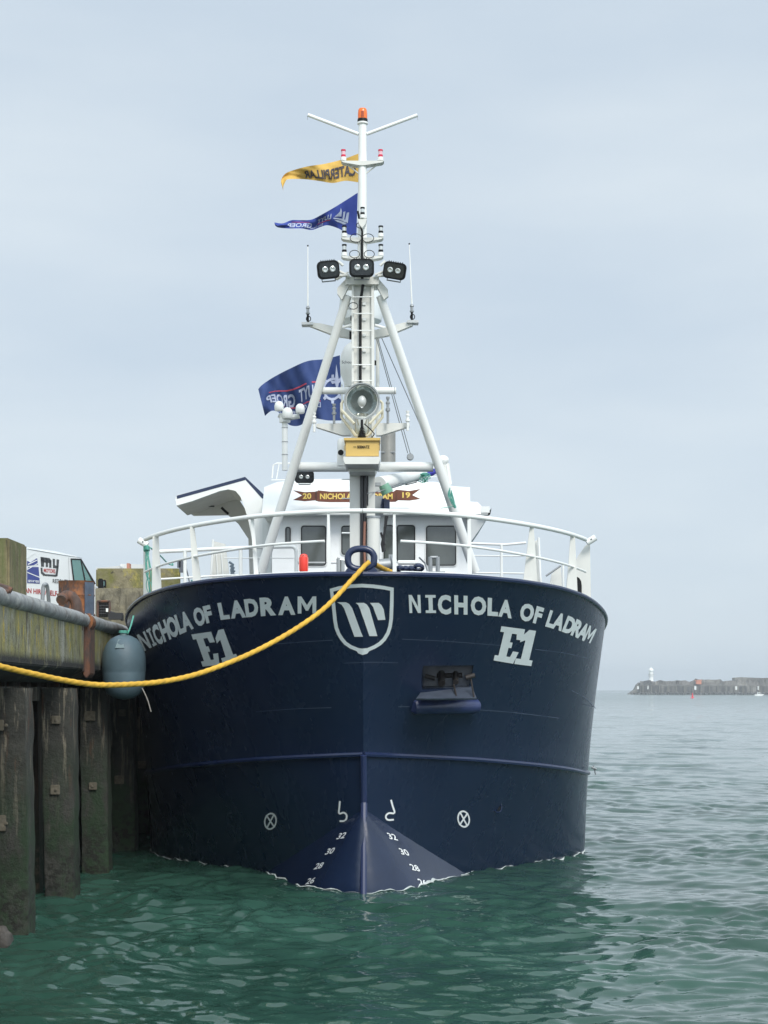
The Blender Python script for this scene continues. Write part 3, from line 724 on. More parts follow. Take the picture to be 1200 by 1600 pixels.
# fairlead ring
fl = MB(); Yf = 21.75; ringp = []
for k in range(36):
    a = 2*math.pi*k/36; cxp = 564; ex = 20.5*math.copysign(abs(math.cos(a))**.8, math.cos(a)); ey = 16*math.copysign(abs(math.sin(a))**.85, math.sin(a))
    ringp.append(P(cxp+ex, 873.5+ey, Yf))
fl.tube(ringp, .045, 14, closed=True)
fr_ = build('fairlead', fl, navy2, boat)
m_ = MB(); m_.prism(pp([(534, 899), (546, 884), (553, 889), (575, 889), (583, 884), (595, 899)], Yf-.03), (0, .16, 0)); build('fairlead_base', m_, navy2, fr_)

# ------------------------------------------------------------------ wheelhouse
YW = 32.5
wh = MB()
wall = [(425, 803), (735, 803), (735, 915), (425, 915)]
wh.prism(pp(wall, YW), (0, 5.5, 0)); wheel = build('wheelhouse', wh, mat('wheelhouse_wall_paint', (.90, .91, .90), .4, var=.05), boat)
vis = MB()
Yv = 32.05
lo = [P(409, 803.5, Yv), P(765, 803.5, Yv)]; hi = [P(413, 761, Yv+.7), P(434, 753, Yv+.75), P(480, 749, Yv+.8), P(680, 753, Yv+.8), P(709, 760, Yv+.7), P(734, 761.5, Yv+.7), P(734.5, 784, Yv+.35), P(746, 784.5, Yv+.35)]
fr = lo[:1]+hi+lo[1:][::-1] if False else [lo[0]]+hi+[lo[1]]
vis.prism(fr, (0, 5.2, 0)); build('wheelhouse_visor', vis, white, boat, smooth=20)
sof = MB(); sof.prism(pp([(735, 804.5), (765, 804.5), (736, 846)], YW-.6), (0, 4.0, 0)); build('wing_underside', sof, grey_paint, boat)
m_ = MB(); m_.box(P(758, 797, 31.8), (.16, .2, .12)); dl = build('deck_light', m_, white, boat); m_ = MB(); m_.prism(pp([(764, 799), (768, 794), (766, 804), (762, 805)], 31.7), (0, .05, 0)); build('light_face', m_, black, dl)
# windows
def window(x0, x1, y0, y1, Y=YW-.006, r=4):
    fp = [P((x0+x1)/2+a, (y0+y1)/2+b_, Y-.012) for a, b_ in rrect(x1-x0+5, y1-y0+5, r+2)]
    gp = [P((x0+x1)/2+a, (y0+y1)/2+b_, Y-.018) for a, b_ in rrect(x1-x0, y1-y0, r)]
    m1 = MB(); nn_ = len(fp); m1.add(fp+gp, [(i, (i+1) % nn_, (i+1) % nn_+nn_, i+nn_) for i in range(nn_)])
    fpb = [p+Vector((0, .015, 0)) for p in fp]; m1.add(fp+fpb, [(i, i+nn_, (i+1) % nn_+nn_, (i+1) % nn_) for i in range(nn_)])
    fobj = build('window', m1, white, boat)
    m2 = MB(); m2.add([p+Vector((0, .004, 0)) for p in gp], [tuple(range(nn_))]); build('pane', m2, glass, fobj, smooth=0)
    m3 = MB(); m3.tube([p+Vector((0, .0, 0)) for p in gp], .012, 6, closed=True); build('seal', m3, rubber, fobj)
for w_ in ((471, 509, 822, 883), (534, 552, 822, 866), (600, 615, 821, 878), (620.5, 648, 821, 877), (666.5, 712, 822, 883)): window(*w_)
window(446.5, 453.5, 824, 849, r=3); 
m_ = MB(); m_.tube([P(447, 866, 32.7), P(453, 902, 32.6)], .05, 8); m_.tube([P(432, 874, 32.6), P(450, 864, 32.6)], .02, 6); build('window_wiper', m_, black, boat)
m_ = MB(); m_.tube([P(517, 822, 32.7), P(517, 852, 32.7)], .045, 8); build('dark_handrail', m_, rubber, boat)
# light sill rails
pxtube('sill_rail', [(465, 879), (512, 879)], 32.5, 4, grey_paint); pxtube('sill_rail', [(534, 833), (550, 833)], 30, 3); pxtube('sill_rail', [(512, 879), (546, 879)], 31, 4)
# name board
nbm = MB(); Yn = 31.9
bd = [(458, 766), (476, 769), (495, 768), (497, 766), (515, 768), (570, 767.5), (615, 768), (619, 765), (640, 767), (657, 764), (644, 773.5), (657, 779.5), (640, 782), (622, 781.5), (618, 784), (570, 784.5), (515, 784.5), (497, 783.5), (493, 781.5), (476, 783), (458, 781), (472, 774)]
nbm.prism(pp(bd, Yn), (0, .04, 0)); board = build('name_board', nbm, brown, boat, recalc=True)
board['label'] = 'brown wooden ribbon board with the year and name in yellow'
for x in (494, 619.5): pxtube('board_joint', [(x, 767), (x, 783)], Yn-.01, 1.4, rust_brown, board)
tb = MB(); fnb = lambda x, y: P(x, y, Yn-.006)
straight_text(tb, '20', [(473, 779.5), (486.5, 779.5), (486.5, 770.5), (473, 770.5)], fnb, .03)
build('board_lettering', tb, yellow_t, board, smooth=0); tb = MB(); straight_text(tb, '19', [(628.5, 778), (641, 778), (641, 769), (628.5, 769)], fnb, .03)
build('board_lettering', tb, yellow_t, board, smooth=0); tb = MB(); straight_text(tb, 'NICHOLA OF LADRAM', [(500, 780), (613.5, 780), (613.5, 771), (500, 771)], fnb, .03)
build('board_lettering', tb, yellow_t, board, smooth=0)
# monkey-island rails
for pts, w_ in (([(425, 747), (427, 727), (432, 724), (545, 724)], 2.6), ([(424, 750), (545, 749)], 1.6), ([(600, 749), (690, 744)], 1.6), ([(690, 715), (698, 727), (704, 757)], 3), ([(436, 725), (432, 748)], 2)):
    pxtube('roof_rail', pts, 33.2, w_)
m_ = MB(); m_.ball(P(692, 719, 33), .12, sz=.8); build('small_dome', m_, white, boat)
m_ = MB(); m_.prism(pp([(686, 722), (702, 724), (706, 756), (694, 756)], 33.4), (0, .2, 0)); build('roof_locker', m_, cream, boat)

# floodlights -------------------------------------------------------
def flood(cx, cy, w, h, Y, rot=0, yaw=0, pitch=0, name='floodlight'):
    c = P(cx, cy, Y); ww, hh = M(w, Y), M(h, Y)
    q = Matrix.Rotation(R(yaw), 3, 'Z') @ Matrix.Rotation(R(pitch), 3, 'X') @ Matrix.Rotation(R(rot), 3, 'Y')
    tr = lambda a, b_, d: c+q@Vector((a, d, b_))
    m1 = MB(); rp = rrect(ww, hh, hh*.28, 5)
    m1.prism([tr(a, b_, 0) for a, b_ in rp], tr(0, 0, .07)-c)
    o = build(name, m1, black, boat, bevel=.012)
    m2 = MB(); rp2 = rrect(ww*.92, hh*.92, hh*.25, 5)
    A = [tr(a, b_+.01, .075) for a, b_ in rp2]; B = [tr(a*.7, b_*.7+.03, .2) for a, b_ in rp2]; k = len(A)
    m2.add(A+B, [(i, (i+1) % k, (i+1) % k+k, i+k) for i in range(k)]+[tuple(range(k-1, -1, -1)), tuple(range(k, 2*k))]); build('lamp_housing', m2, white, o, recalc=True)
    m5 = MB(); m5.prism([tr(a*.86, b_*.80, -.012) for a, b_ in rp], tr(0, 0, .01)-c); build('front_glass', m5, mat('lamp_glass', (.02, .022, .024), .1, spec=.7), o, smooth=20)
    for sx in (-1, 1):
        m3 = MB(); m3.lathe(tr(sx*ww*.17, hh*.02, -.014), [(hh*.17, 0), (hh*.165, .012), (hh*.12, .018), (hh*.05, .012), (.001, .012)], 18, q@Vector((0, -1, 0))); build('lens', m3, lens, o)
    m4 = MB()
    for k_ in range(7):
        m4.box(tr(ww*(-.3+.1*k_), hh*.5, .03), (.012, .04, .02))
    build('cooling_fin', m4, black, o)
    m6 = MB(); m6.tube([tr(-ww*.3, -hh*.2, .1), tr(-ww*.3, -hh*.62, .08), tr(ww*.3, -hh*.62, .08), tr(ww*.3, -hh*.2, .1)], .012, 6); build('mounting_yoke', m6, galv, o)
    return o
YM = 25.6
flood(513.5, 421.5, 35, 28, YM-.25, rot=-8, yaw=12, pitch=12)
flood(565, 418.5, 39, 28, YM-.3, pitch=10)
flood(616, 423, 36, 26, YM-.25, rot=12, yaw=-12, pitch=14)
flood(475.5, 745.5, 30, 19, 31.2, pitch=12)
flood(640, 746.5, 30, 16, 31.2, rot=-14, pitch=12)

# ------------------------------------------------------------------ mast
column = MB()
# upper column: open box with ladder rungs, lower twin-tube trunk
for x0, x1, ya, yb, Yq, dp in ((550, 584, 440, 700, YM, .32), (546.5, 586, 726, 905, YM, .30)):
    pass
up = MB(); up.prism(pp([(549.5, 440), (584.5, 440), (585.5, 700), (549, 700)], YM+.06), (0, .28, 0))
up.prism(pp([(549.5, 440), (553, 440), (553, 700), (549.5, 700)], YM), (0, .06, 0)); up.prism(pp([(580, 440), (584.5, 440), (585.5, 700), (581, 700)], YM), (0, .06, 0))
colo = build('mast_column', up, cream, boat)
lowc = MB(); lowc.prism(pp([(546, 726), (563, 726), (563, 905), (547, 905)], YM), (0, .3, 0)); lowc.prism(pp([(573, 726), (586, 726), (586, 905), (573, 905)], YM), (0, .3, 0)); lowc.prism(pp([(563, 726), (573, 726), (573, 905), (563, 905)], YM+.12), (0, .15, 0))
build('mast_trunk', lowc, cream, boat)
m_ = MB(); m_.tube([P(583.5, 808, YM-.05), P(583.5, 905, YM-.05)], M(20, YM)/2, 18); build('derrick_post', m_, cream, boat)
m_ = MB(); m_.tube([P(583.5, 806.5, YM-.05), P(583.5, 810, YM-.05)], M(22, YM)/2, 18); build('post_collar', m_, galv, boat)
for y in (464, 490, 516.5, 543, 570, 595): pxtube('ladder_rung', [(551, y), (581, y)], YM-.03, 1.9, white, colo)
for i in range(9):
    m_ = MB(); m_.box(P(569, 450+24.5*i, YM+.05), (.05, .03, .04)); build('cable_clip', m_, white, colo)
for y in (749, 779, 833): pxtube('ladder_rung', [(534, y), (547, y)], YM, 1.8, white)
# cables
cb = MB(); cb.tube([P(567.5, 438, YM-.02), P(567, 446, YM-.04), P(565, 460, YM-.02), P(563, 470, YM), P(563, 520, YM), P(563, 612, YM)], .022, 8); cb.tube([P(565.5, 380, YM-.1), P(566, 437, YM-.12)], .022, 8)
cb.tube([P(559, 330, YM-.1), P(563, 350, YM-.12), P(566, 362, YM-.1), P(565.5, 400, YM-.1)], .016, 8)
build('cable_run', cb, black, boat)
cb = MB(); cb.tube([P(565.3, 733, YM-.02), P(565.3, 895, YM-.02)], .026, 8); cb.tube([P(570.3, 733, YM-.02), P(570.3, 830, YM-.02)], .026, 8); cb.tube([P(574.5, 733, YM+.0), P(574.5, 790, YM+.0)], .012, 6)
build('cable_run', cb, mat('black_cable', (.02, .02, .024), .4), boat)
cb = MB(); cb.tube([P(570, 815, YM-.05), P(569, 850, YM-.05), P(571, 895, YM-.05)], .02, 8); build('copper_pipe', cb, mat('copper_brown', (.28, .13, .09), .5), boat)
# loops of cable
for x, y, r in ((556, 372, 9), (575, 372, 9), (554, 397, 8), (577, 397, 8), (552, 478, 7), (563, 352, 6)):
    cb = MB(); cb.tube([P(x+r*math.cos(a*.4), y+r*.75*math.sin(a*.4), YM-.12+.02*math.sin(a*.4)) for a in range(16)], .006, 5, closed=(r > 6)); build('cable_loop', cb, black, boat)
# legs and cross tube
for pts, w_ in (([(543, 462, YM+.1), (408, 893, 27.2)], 15.5), ([(594, 462, YM+.1), (742, 893, 27.2)], 15.5)):
    m_ = MB(); m_.tube([P(*p) for p in pts], [M(13.5, YM)/2, M(15.5, 27.2)/2], 18); build('mast_leg', m_, white, boat)
pxtube('cross_tube', [(458, 729.5), (545, 729.5)], 26.7, 15.5, white, n=18); pxtube('cross_tube', [(590, 729.5), (677, 729.5)], 26.7, 15.5, white, n=18)
m_ = MB(); m_.prism(pp([(540, 432), (592, 432), (592, 444), (540, 444)], YM-.06), (0, .4, 0))
m_.prism(pp([(540, 436), (548, 442), (534, 468), (527, 458), (527, 450)], YM+.0), (0, .12, 0)); m_.prism(pp([(592, 436), (586, 442), (600, 468), (607, 462), (606, 452)], YM+.0), (0, .12, 0))
m_.prism(pp([(540, 426), (545, 424), (527, 436), (523, 434)], YM), (0, .1, 0))
build('mast_head_bracket', m_, cream, boat)
for a, b_ in (((530, 424), (546, 432)), ((600, 424), (586, 430)), ((520, 432), (546, 430)), ((612, 430), (590, 431)), ((594, 415), (602, 408)), ((536, 415), (528, 408))): pxtube('light_strut', [a, b_], YM-.1, 4.5, cream)
# pole
m_ = MB(); m_.tube([P(566, 410, YM), P(566.5, 300, YM), P(566.5, 194, YM)], [M(15, YM)/2, M(13.5, YM)/2, M(12.5, YM)/2], 18); m_.tube([P(566.5, 194, YM), P(566.5, 191.5, YM)], M(17, YM)/2, 18); pole = build('mast_pole', m_, white, boat)
for a in ((560, 209.5), (481, 179.5)), ((573, 209.5), (652, 180)):
    pxtube('cross_arm', a, YM, 5.5, white, pole)
for x, y in ((480.5, 187), (652.5, 187)): pxtube('arm_hook', [(x, y-5), (x, y)], YM, .8, galv, pole)
m_ = MB(); c = P(566.5, 191, YM); u = M(1, YM); m_.lathe(c, [(8*u, 0), (8*u, 4*u), (7.6*u, 5*u)], 20); bc = build('beacon', m_, black, boat)
bc['label'] = 'amber rotating beacon on the masthead'
m_ = MB(); m_.lathe(c, [(7.4*u, 5*u), (7.4*u, 13*u), (6.8*u, 19*u), (5.6*u, 21*u), (.01, 21.2*u)], 20); build('orange_lens', m_, orange, bc)
m_ = MB(); m_.box(c+Vector((0, -7.45*u, 11*u)), (.04, .008, .09)); build('beacon_reflector', m_, mat('dark_orange', (.35, .05, .005), .4), bc)
def plat(y, x0, x1, sup=True, Y=YM):
    m1 = MB(); m1.prism(pp([(x0, y), (x1, y), (x1-3, y+2.5), (570, y+7), (562, y+7), (x0+3, y+2.5)], Y-.08), (0, .16, 0)); o = build('light_platform', m1, cream, boat)
    if sup:
        for xs in ((x0+6, 560), (x1-6, 572)): pxtube('platform_stay', [(xs[0], y+3), (xs[1], y+20)], Y, 2.2, cream, o)
plat(251, 533, 600); plat(371, 533, 599, False); plat(400, 533, 599, False); plat(340, 560, 573, False)
m_ = MB(); m_.prism(pp([(559, 342), (573, 342), (571, 350), (566, 356), (561, 350)], YM-.2), (0, .15, 0)); build('light_bracket', m_, cream, boat)
def nav(x, yb, h, w, Y, lensm, n='signal_light'):
    u = M(1, Y); c = P(x, yb, Y)
    m1 = MB(); m1.lathe(c, [(w*.62*u, 0), (w*.62*u, h*.3*u)], 14); o = build(n, m1, white, boat)
    m2 = MB(); m2.lathe(c, [(w/2*u, h*.3*u), (w/2*u, h*.52*u), (w*.42*u, h*.53*u)], 14); build('lamp_body', m2, black if lensm is not redlens else redlens, o); m2 = MB(); m2.lathe(c, [(w*.42*u, h*.85*u), (w/2*u, h*.86*u), (w/2*u, h*u)], 14); build('black_cap', m2, black if lensm is not redlens else redlens, o)
    m3 = MB(); m3.lathe(c, [(w*.43*u, h*.52*u), (w*.43*u, h*.86*u)], 14); build('clear_lens', m3, lens if lensm is not redlens else mat('pink_lens', (.75, .45, .5), .3), o)
for x in (536.5, 594.5): nav(x, 251, 17, 7.5, YM-.02, redlens)
for x in (538, 595): nav(x, 370, 17, 7.5, YM-.02, lens); nav(x, 400, 18, 7.5, YM-.02, lens)
nav(566.5, 341, 17, 7, YM-.18, lens)
# spreader with whip aerials
YS = 26.1
for pts in ([(549, 516), (549, 528), (523, 524), (484, 509), (486, 504), (500, 505)], [(584, 516), (584, 528), (606, 524), (645, 508), (642, 503), (630, 504)]):
    m_ = MB(); m_.prism(pp(pts, YS), (0, .12, 0)); build('aerial_spreader', m_, cream, boat)
for pts in ([(471, 503), (489, 503), (489, 507), (471, 507)], [(636, 500), (654, 500), (654, 504), (636, 504)]):
    m_ = MB(); m_.prism(pp(pts, YS-.05), (0, .2, 0)); build('aerial_platform', m_, grey_paint, boat)
for x, xt, y0, y1 in ((481, 481, 503, 384), (643.5, 639.5, 500, 381)):
    u = M(1, YS); m_ = MB(); m_.tube([P(x, y0-24, YS), P(xt, y1, YS)], [.014, .007], 6); w0 = build('whip_aerial', m_, white, boat)
    m_ = MB(); m_.tube([P(x, y0, YS), P(x, y0-12, YS)], .018, 8); m_.ball(P(xt, y1, YS), .014); build('aerial_coil', m_, black, w0)
    m_ = MB(); m_.lathe(P(x, y0-12, YS), [(.03, 0), (.035, .02), (.022, .03), (.022, .08), (.032, .09), (.03, .11), (.016, .13)], 12); build('aerial_mount', m_, galv, w0)
    m_ = MB(); m_.tube([P(x+1+3.5*math.cos(a*.5), y0-5+4*math.sin(a*.5), YS-.03) for a in range(13)], .008, 5, closed=True); build('aerial_cable', m_, black, w0)
# radome drum and satellite dome behind the column
YD = 27.0; u = M(1, YD)
m_ = MB(); m_.lathe(P(563, 505, YD), [(24*u, -4*u), (33*u, 3*u), (34.5*u, 9*u), (31*u, 50*u), (28*u, 60*u), (15*u, 66*u)], 32); rd = build('radar_dome', m_, mat('radome_white', (.70, .74, .74), .4), boat)
tb = MB(); straight_text(tb, 'SIMRAD' if False else 'Echo', [(538, 484), (549, 484), (549, 480.5), (538, 480.5)], lambda x, y: P(x, y, YD-.34), .01)
build('dome_lettering', tb, black, rd, smooth=0)
m_ = MB(); m_.tube([P(563, 509, YD), P(563, 520, YD)], 14*u, 16); build('dome_mount', m_, white, boat)
for a, b_ in (((525, 515), (549, 508)), ((609, 515), (586, 508))): pxtube('dome_strut', [a, b_], YD-.2, 4.5, white)
m_ = MB(); m_.lathe(P(552, 597, YD), [(14*u, -8*u), (15*u, 0), (20*u, 12*u), (21*u, 30*u), (19*u, 44*u), (14*u, 55*u), (7*u, 61*u), (.01, 63*u)], 28); sd_ = build('satellite_dome', m_, white, boat)
tb = MB(); straight_text(tb, 'KNS' if False else 'Schou', [(534, 568), (549, 568), (549, 563.5), (534, 563.5)], lambda x, y: P(x, y, YD-.53), .015); build('dome_lettering', tb, van_k, sd_, smooth=0)
m_ = MB(); m_.box(P(552, 620, YD), (.25, .2, .4)); m_.tube([P(545, 605, YD), P(545, 680, YD)], .07, 12); m_.tube([P(590, 520, YD), P(590, 680, YD)], .03, 8); build('dome_pedestal', m_, cream, boat)
m_ = MB(); m_.box(P(586.5, 567, 26.3), (.03, .05, .07)); m_.box(P(549, 497, 26.3), (.03, .05, .07)); m_.box(P(548, 524, 26.0), (.04, .05, .12)); build('junction_box', m_, black, boat)
# radar scanner bar
m_ = MB(); m_.tube([P(499, 610.5, 26.3), P(619, 610.5, 26.3)], M(11, 26.3)/2, 16); rdr = build('radar_scanner', m_, white, boat)
for x in (503, 616): pxtube('scanner_band', [(x, 610.5), (x+.8, 610.5)], 26.3, 11.8, galv, rdr)
pxtube('scanner_pin', [(502, 600), (502, 606)], 26.3, 1.5, galv, rdr)
# lower wing platforms with aerial stubs
for pts in ([(548, 661), (548, 680), (535, 680), (494, 667), (494, 662)], [(588, 661), (588, 680), (595, 680), (640, 666), (640, 661)]):
    m_ = MB(); m_.prism(pp(pts, 26.2), (0, .15, 0)); build('wing_platform', m_, cream, boat)
for x, yt, yb in ((491, 645, 675), (522, 631, 662), (606, 620, 662), (637, 642, 673)):
    u = M(1, 26.1); m_ = MB(); h = (yb-yt)*u
    m_.lathe(P(x, yb, 26.1), [(2*u, 0), (2*u, h*.45), (3.6*u, h*.47), (3.6*u, h*.56), (2.2*u, h*.6), (2.2*u, h*.72), (3.2*u, h*.74), (3.2*u, h*.8), (1.5*u, h*.85), (2.8*u, h*.94), (2.8*u, h)], 12); build('stub_aerial', m_, galv if x in (522, 606) else white, boat)
# exhausts
for x, w_, yt in ((606, 22, 676), (614, 8, 674)):
    m_ = MB(); m_.tube([P(x, 725, 29), P(x, yt, 29)], M(w_, 29)/2, 18); build('exhaust_pipe', m_, mat('exhaust_steel', (.35, .34, .31), .45, metal=.4, var=.2), boat)
m_ = MB(); m_.tube([P(595, 707, 28.9), P(617, 707, 28.9)], .015, 6); build('exhaust_band', m_, galv, boat)
# GPS pole
pxtube('aerial_pole', [(445, 735), (445, 655)], 29.5, 9, white)
for y in (668, 690, 710): pxtube('pole_band', [(445, y), (445, y+1)], 29.5, 10.2, galv)
m_ = MB(); m_.tube([P(436, 648, 29.5), P(446, 654, 29.5), P(468, 650, 29.5)], .05, 10); m_.tube([P(445, 660, 29.5), P(445, 652, 29.5)], .1, 14); build('dome_bracket', m_, white, boat)
for x, y, r in ((436, 634, 7.3), (449, 645, 8.5), (469, 638, 7.3)):
    u = M(1, 29.4); m_ = MB(); m_.lathe(P(x, y+r*1.1, 29.4), [(r*.8*u, 0), (r*.95*u, r*.2*u), (r*u, r*1.0*u), (r*.87*u, r*1.6*u), (r*.5*u, r*2*u), (.005, r*2.1*u)], 18); build('gps_dome', m_, white, boat)
# searchlight and its box
YL = 24.9; u = M(1, YL)
m_ = MB(); ax_ = Vector((0, -1, -.10)).normalized(); c = P(565.5, 627, YL)
m_.lathe(c-ax_*.35, [(12*u, 0), (20*u, .02), (25*u, .1), (26*u, .33), (28.5*u, .34), (28.5*u, .40), (26.5*u, .40), (25.5*u, .36)], 40, ax_, caps=False); sl = build('searchlight', m_, steel, boat)
m_ = MB(); m_.lathe(c-ax_*.05, [(.001, -.12), (12*u, -.11), (20*u, -.05), (25.5*u, .04)], 40, ax_, caps=False); build('reflector', m_, mat('mirror_reflector', (.52, .56, .55), .14, metal=.85, bump=.01, bscale=4), sl)
m_ = MB(); m_.lathe(c-ax_*.0, [(25*u, .0), (25.4*u, .012), (24*u, .02)], 40, ax_, caps=False); build('glass_rim', m_, white, sl)
m_ = MB(); m_.ball(c-ax_*.03, 7*u, sz=1.3); m_.tube([c-ax_*.02+Vector((0, 0, -.1)), c-ax_*.02+Vector((0, 0, -.02))], .02, 8); build('bulb', m_, mat('bulb_glass', (.5, .52, .5), .15, spec=.8), sl)
m_ = MB(); m_.lathe(P(565.5, 683, YL+.12), [(13*u, 0), (15*u, 6*u), (15*u, 30*u), (10*u, 36*u)], 24); build('lamp_base', m_, mat('chrome_base', (.6, .58, .5), .2, metal=.9), sl)
yk = MB()
for sg in (-1, 1):
    yk.tube([P(565.5+sg*28, 626, YL), P(565.5+sg*32, 630, YL), P(565.5+sg*32, 652, YL), P(565.5+sg*10, 680, YL), P(565.5, 684, YL)], .022, 6)
    yk.tube([P(565.5+sg*32, 641, YL-.05), P(565.5+sg*12, 662, YL-.1)], .022, 6)
build('lamp_yoke', yk, mat('yoke_cream', (.60, .56, .42), .5), sl)
m_ = MB()
for k in range(6): m_.lathe(P(565.5, 683-k*2.6, YL-.12), [((6.6-.7*k)*u, 0), ((6.6-.7*k)*u, 1.3*u)], 16)
m_.tube([P(565.5, 668, YL-.12), P(565.5, 656, YL-.1)], .02, 8); m_.tube([P(569, 662, YL-.15), P(580, 672, YL-.15), P(585, 678, YL-.14), P(581, 684, YL-.12)], .009, 6)
build('cable_gland', m_, black, sl)
m_ = MB(); m_.prism(pp([(540, 688), (592, 688), (592, 713), (540, 713)], YL-.22), (0, .5, 0)); bx = build('searchlight_box', m_, gold, boat, bevel=.006)
m_ = MB(); m_.prism(pp([(537, 684), (594.5, 684), (593.5, 688), (538, 688)], YL-.26), (0, .56, 0)); build('box_lid', m_, gold, bx)
for sg, x in ((-1, 538.8), (1, 593.2)): pxtube('box_latch', [(x, 696), (x, 704)], YL-.2, 2, brass, bx)
tb = MB(); straight_text(tb, 'SEEMATZ', [(558, 700.5), (577.5, 700.5), (577.5, 696), (558, 696)], lambda x, y: P(x, y, YL-.232), .03); straight_text(tb, '<<', [(552, 699.5), (556.5, 699.5), (556.5, 697), (552, 697)], lambda x, y: P(x, y, YL-.232), .02)
build('box_lettering', tb, black, bx, smooth=0)
m_ = MB(); m_.prism(pp([(536.5, 713.5), (594, 713.5), (594, 718), (591.5, 725), (539, 725), (536.5, 718)], YL-.3), (0, .8, 0)); build('lamp_shelf', m_, cream, boat)
m_ = MB(); m_.prism(pp([(541, 725), (591, 725), (586, 737), (546, 737)], YL+.2), (0, .55, 0)); build('shelf_bracket', m_, cream, boat)
m_ = MB(); m_.lathe(P(534, 700, 26), [(.06, -.12), (.07, 0), (.07, .1), (.05, .14)], 14); m_.box(P(535, 718, 26), (.16, .1, .2)); hn = build('air_horn', m_, white, boat); m_ = MB(); m_.lathe(P(532.5, 707.5, 25.85), [(.03, 0), (.045, .03)], 14, (0, -1, 0)); build('horn_mouth', m_, black, hn)
# cargo boom, rigging
m_ = MB(); m_.tube([P(592, 757, 26.4), P(640, 745, 27.5), P(682, 733, 29)], [.125, .10, .06], 16); build('derrick_boom', m_, white, boat)
m_ = MB(); m_.box(P(588, 757, 26.0), (.14, .1, .05)); build('boom_hinge', m_, galv, boat)
for a, b_ in (((588, 520, 26.4), (642, 712, 28)), ((586, 520, 26.4), (637, 708, 28)), ((592, 518, 26.4), (668, 690, 29.5)), ((604, 764, 26.2), (655, 742, 28)), ((612, 762, 26.2), (652, 748, 28)), ((574, 771, 25.4), (602, 765, 25.9))):
    m_ = MB(); m_.tube([P(*a), P(*b_)], .007, 5); build('rigging_wire', m_, galv, boat)
m_ = MB(); m_.lathe(P(641, 714, 28)+Vector((0, -.04, 0)), [(.05, 0), (.06, .02), (.06, .06), (.05, .08)], 14, (0, 1, 0)); build('pulley_block', m_, galv, boat)

# gallows canopy on the starboard quarter
YG = 34.0
prof = [(275.5, 790), (274, 779), (276, 774), (383, 746.5), (412, 777), (413, 846), (404, 902), (396, 902), (394.5, 846), (388.5, 815), (381, 789), (375, 775), (368, 767), (357, 764.5), (344, 767), (300, 783)]
m_ = MB(); m_.prism(pp(prof, YG), (0, .16, 0)); gal = build('gallows_frame', m_, white, boat, recalc=True)
def shell(pts, dy0, dy1, th, m0, nm):
    a = [P(x, y, YG)+Vector((0, dy0, 0)) for x, y in pts]; b2 = [P(x, y, YG)+Vector((0, dy1, 0)) for x, y in pts]
    m1 = MB(); m1.grid([a, b2]); m1.grid([[p+Vector((0, 0, th)) for p in a], [p+Vector((0, 0, th)) for p in b2]]); build(nm, m1, m0, gal, smooth=0)
shell([(275.5, 790), (300, 783), (344, 767), (357, 764.5), (368, 767), (375, 775), (381, 789), (388.5, 815), (394.5, 846), (396, 902)], .16, 1.9, .02, mat('canopy_underside', (.82, .81, .78), .6, var=.1), 'canopy_underside')
shell([(275.5, 789), (274, 779), (276, 774), (383, 746.5), (412, 777), (413, 846)], .16, 1.9, .01, white, 'canopy_top')
m_ = MB(); m_.prism(pp([(285, 795), (302, 805.5), (356, 804.5), (372, 818), (388, 842), (390, 900), (399, 900), (398, 842), (386, 800), (372, 778)], YG+1.9), (0, .1, 0)); build('canopy_rear_frame', m_, mat('canopy_rear_grey', (.60, .60, .57), .6), gal, recalc=True)
m_ = MB(); m_.prism(pp([(276, 774.5), (276.5, 779.5), (383, 750), (383, 745)], YG-.006), (0, .1, 0)); m_.prism(pp([(383, 745), (383, 749), (409.5, 779), (417.5, 777.5)], YG-.006), (0, .1, 0)); build('blue_stripe', m_, navy2, gal, recalc=True)
m_ = MB(); m_.tube([P(278, 791, YG+1.6), P(335, 791, YG+1.6)], .015, 6); m_.tube([P(346, 793, YG+1.5), P(352, 799, YG+1.5), P(357, 803, YG+1.5)], .03, 6); build('canopy_fitting', m_, black, gal)
m_ = MB(); m_.prism(pp([(410, 779), (418, 782), (426, 800), (424, 905), (410, 905)], YG-.5), (0, .4, 0)); build('casing_side', m_, mat('casing_grey_white', (.62, .64, .62), .45), boat)
# things seen over the starboard rail
m_ = MB(); m_.box(P(284, 885, 30), (.08, .1, .22)); m_.box(P(280, 881, 30), (.06, .1, .14)); m_.tube([P(289, 880, 30), P(294, 900, 30), P(297, 915, 30)], .012, 6); build('deck_fitting', m_, mat('dark_fitting', (.10, .11, .13), .5), boat)
m_ = MB()
for k in range(5): m_.tube([P(358+k*1.5, 878+6*k, 30), P(364+k, 882+5*k, 30), P(361, 892+3*k, 30)], .025, 6)
build('deck_fitting', m_, mat('blue_grey_fitting', (.12, .16, .20), .5), boat)
m_ = MB(); m_.tube([P(560+19+22, 780, 26.3), P(599, 790, 26.3), P(600, 800, 26.3)], .05, 8); m_.box(P(604.5, 790, 26.2), (.09, .08, .17)); build('hose_bundle', m_, navy2, boat)
m_ = MB(); m_.tube([P(604, 806, 26.2), P(601, 830, 26.2), P(597, 850, 26.2), P(600, 862, 26.2)], [.03, .02, .025, .035], 6); m_.tube([P(595, 832, 26.2), P(601, 852, 26.2)], .018, 6); build('hanging_strop', m_, rubber, boat)
m_ = MB(); m_.box(P(592, 790, 26.5), (.14, .1, .3)); build('junction_panel', m_, galv, boat)
m_ = MB(); c = P(929, 1199, 27.3); m_.tube([c+Vector((-.05, 0, .0)), c+Vector((.03, -.02, -.03))], .02, 6); m_.tube([c+Vector((-.02, 0, .03)), c+Vector((.02, 0, -.12))], .012, 6); build('hull_bracket', m_, galv, boat)

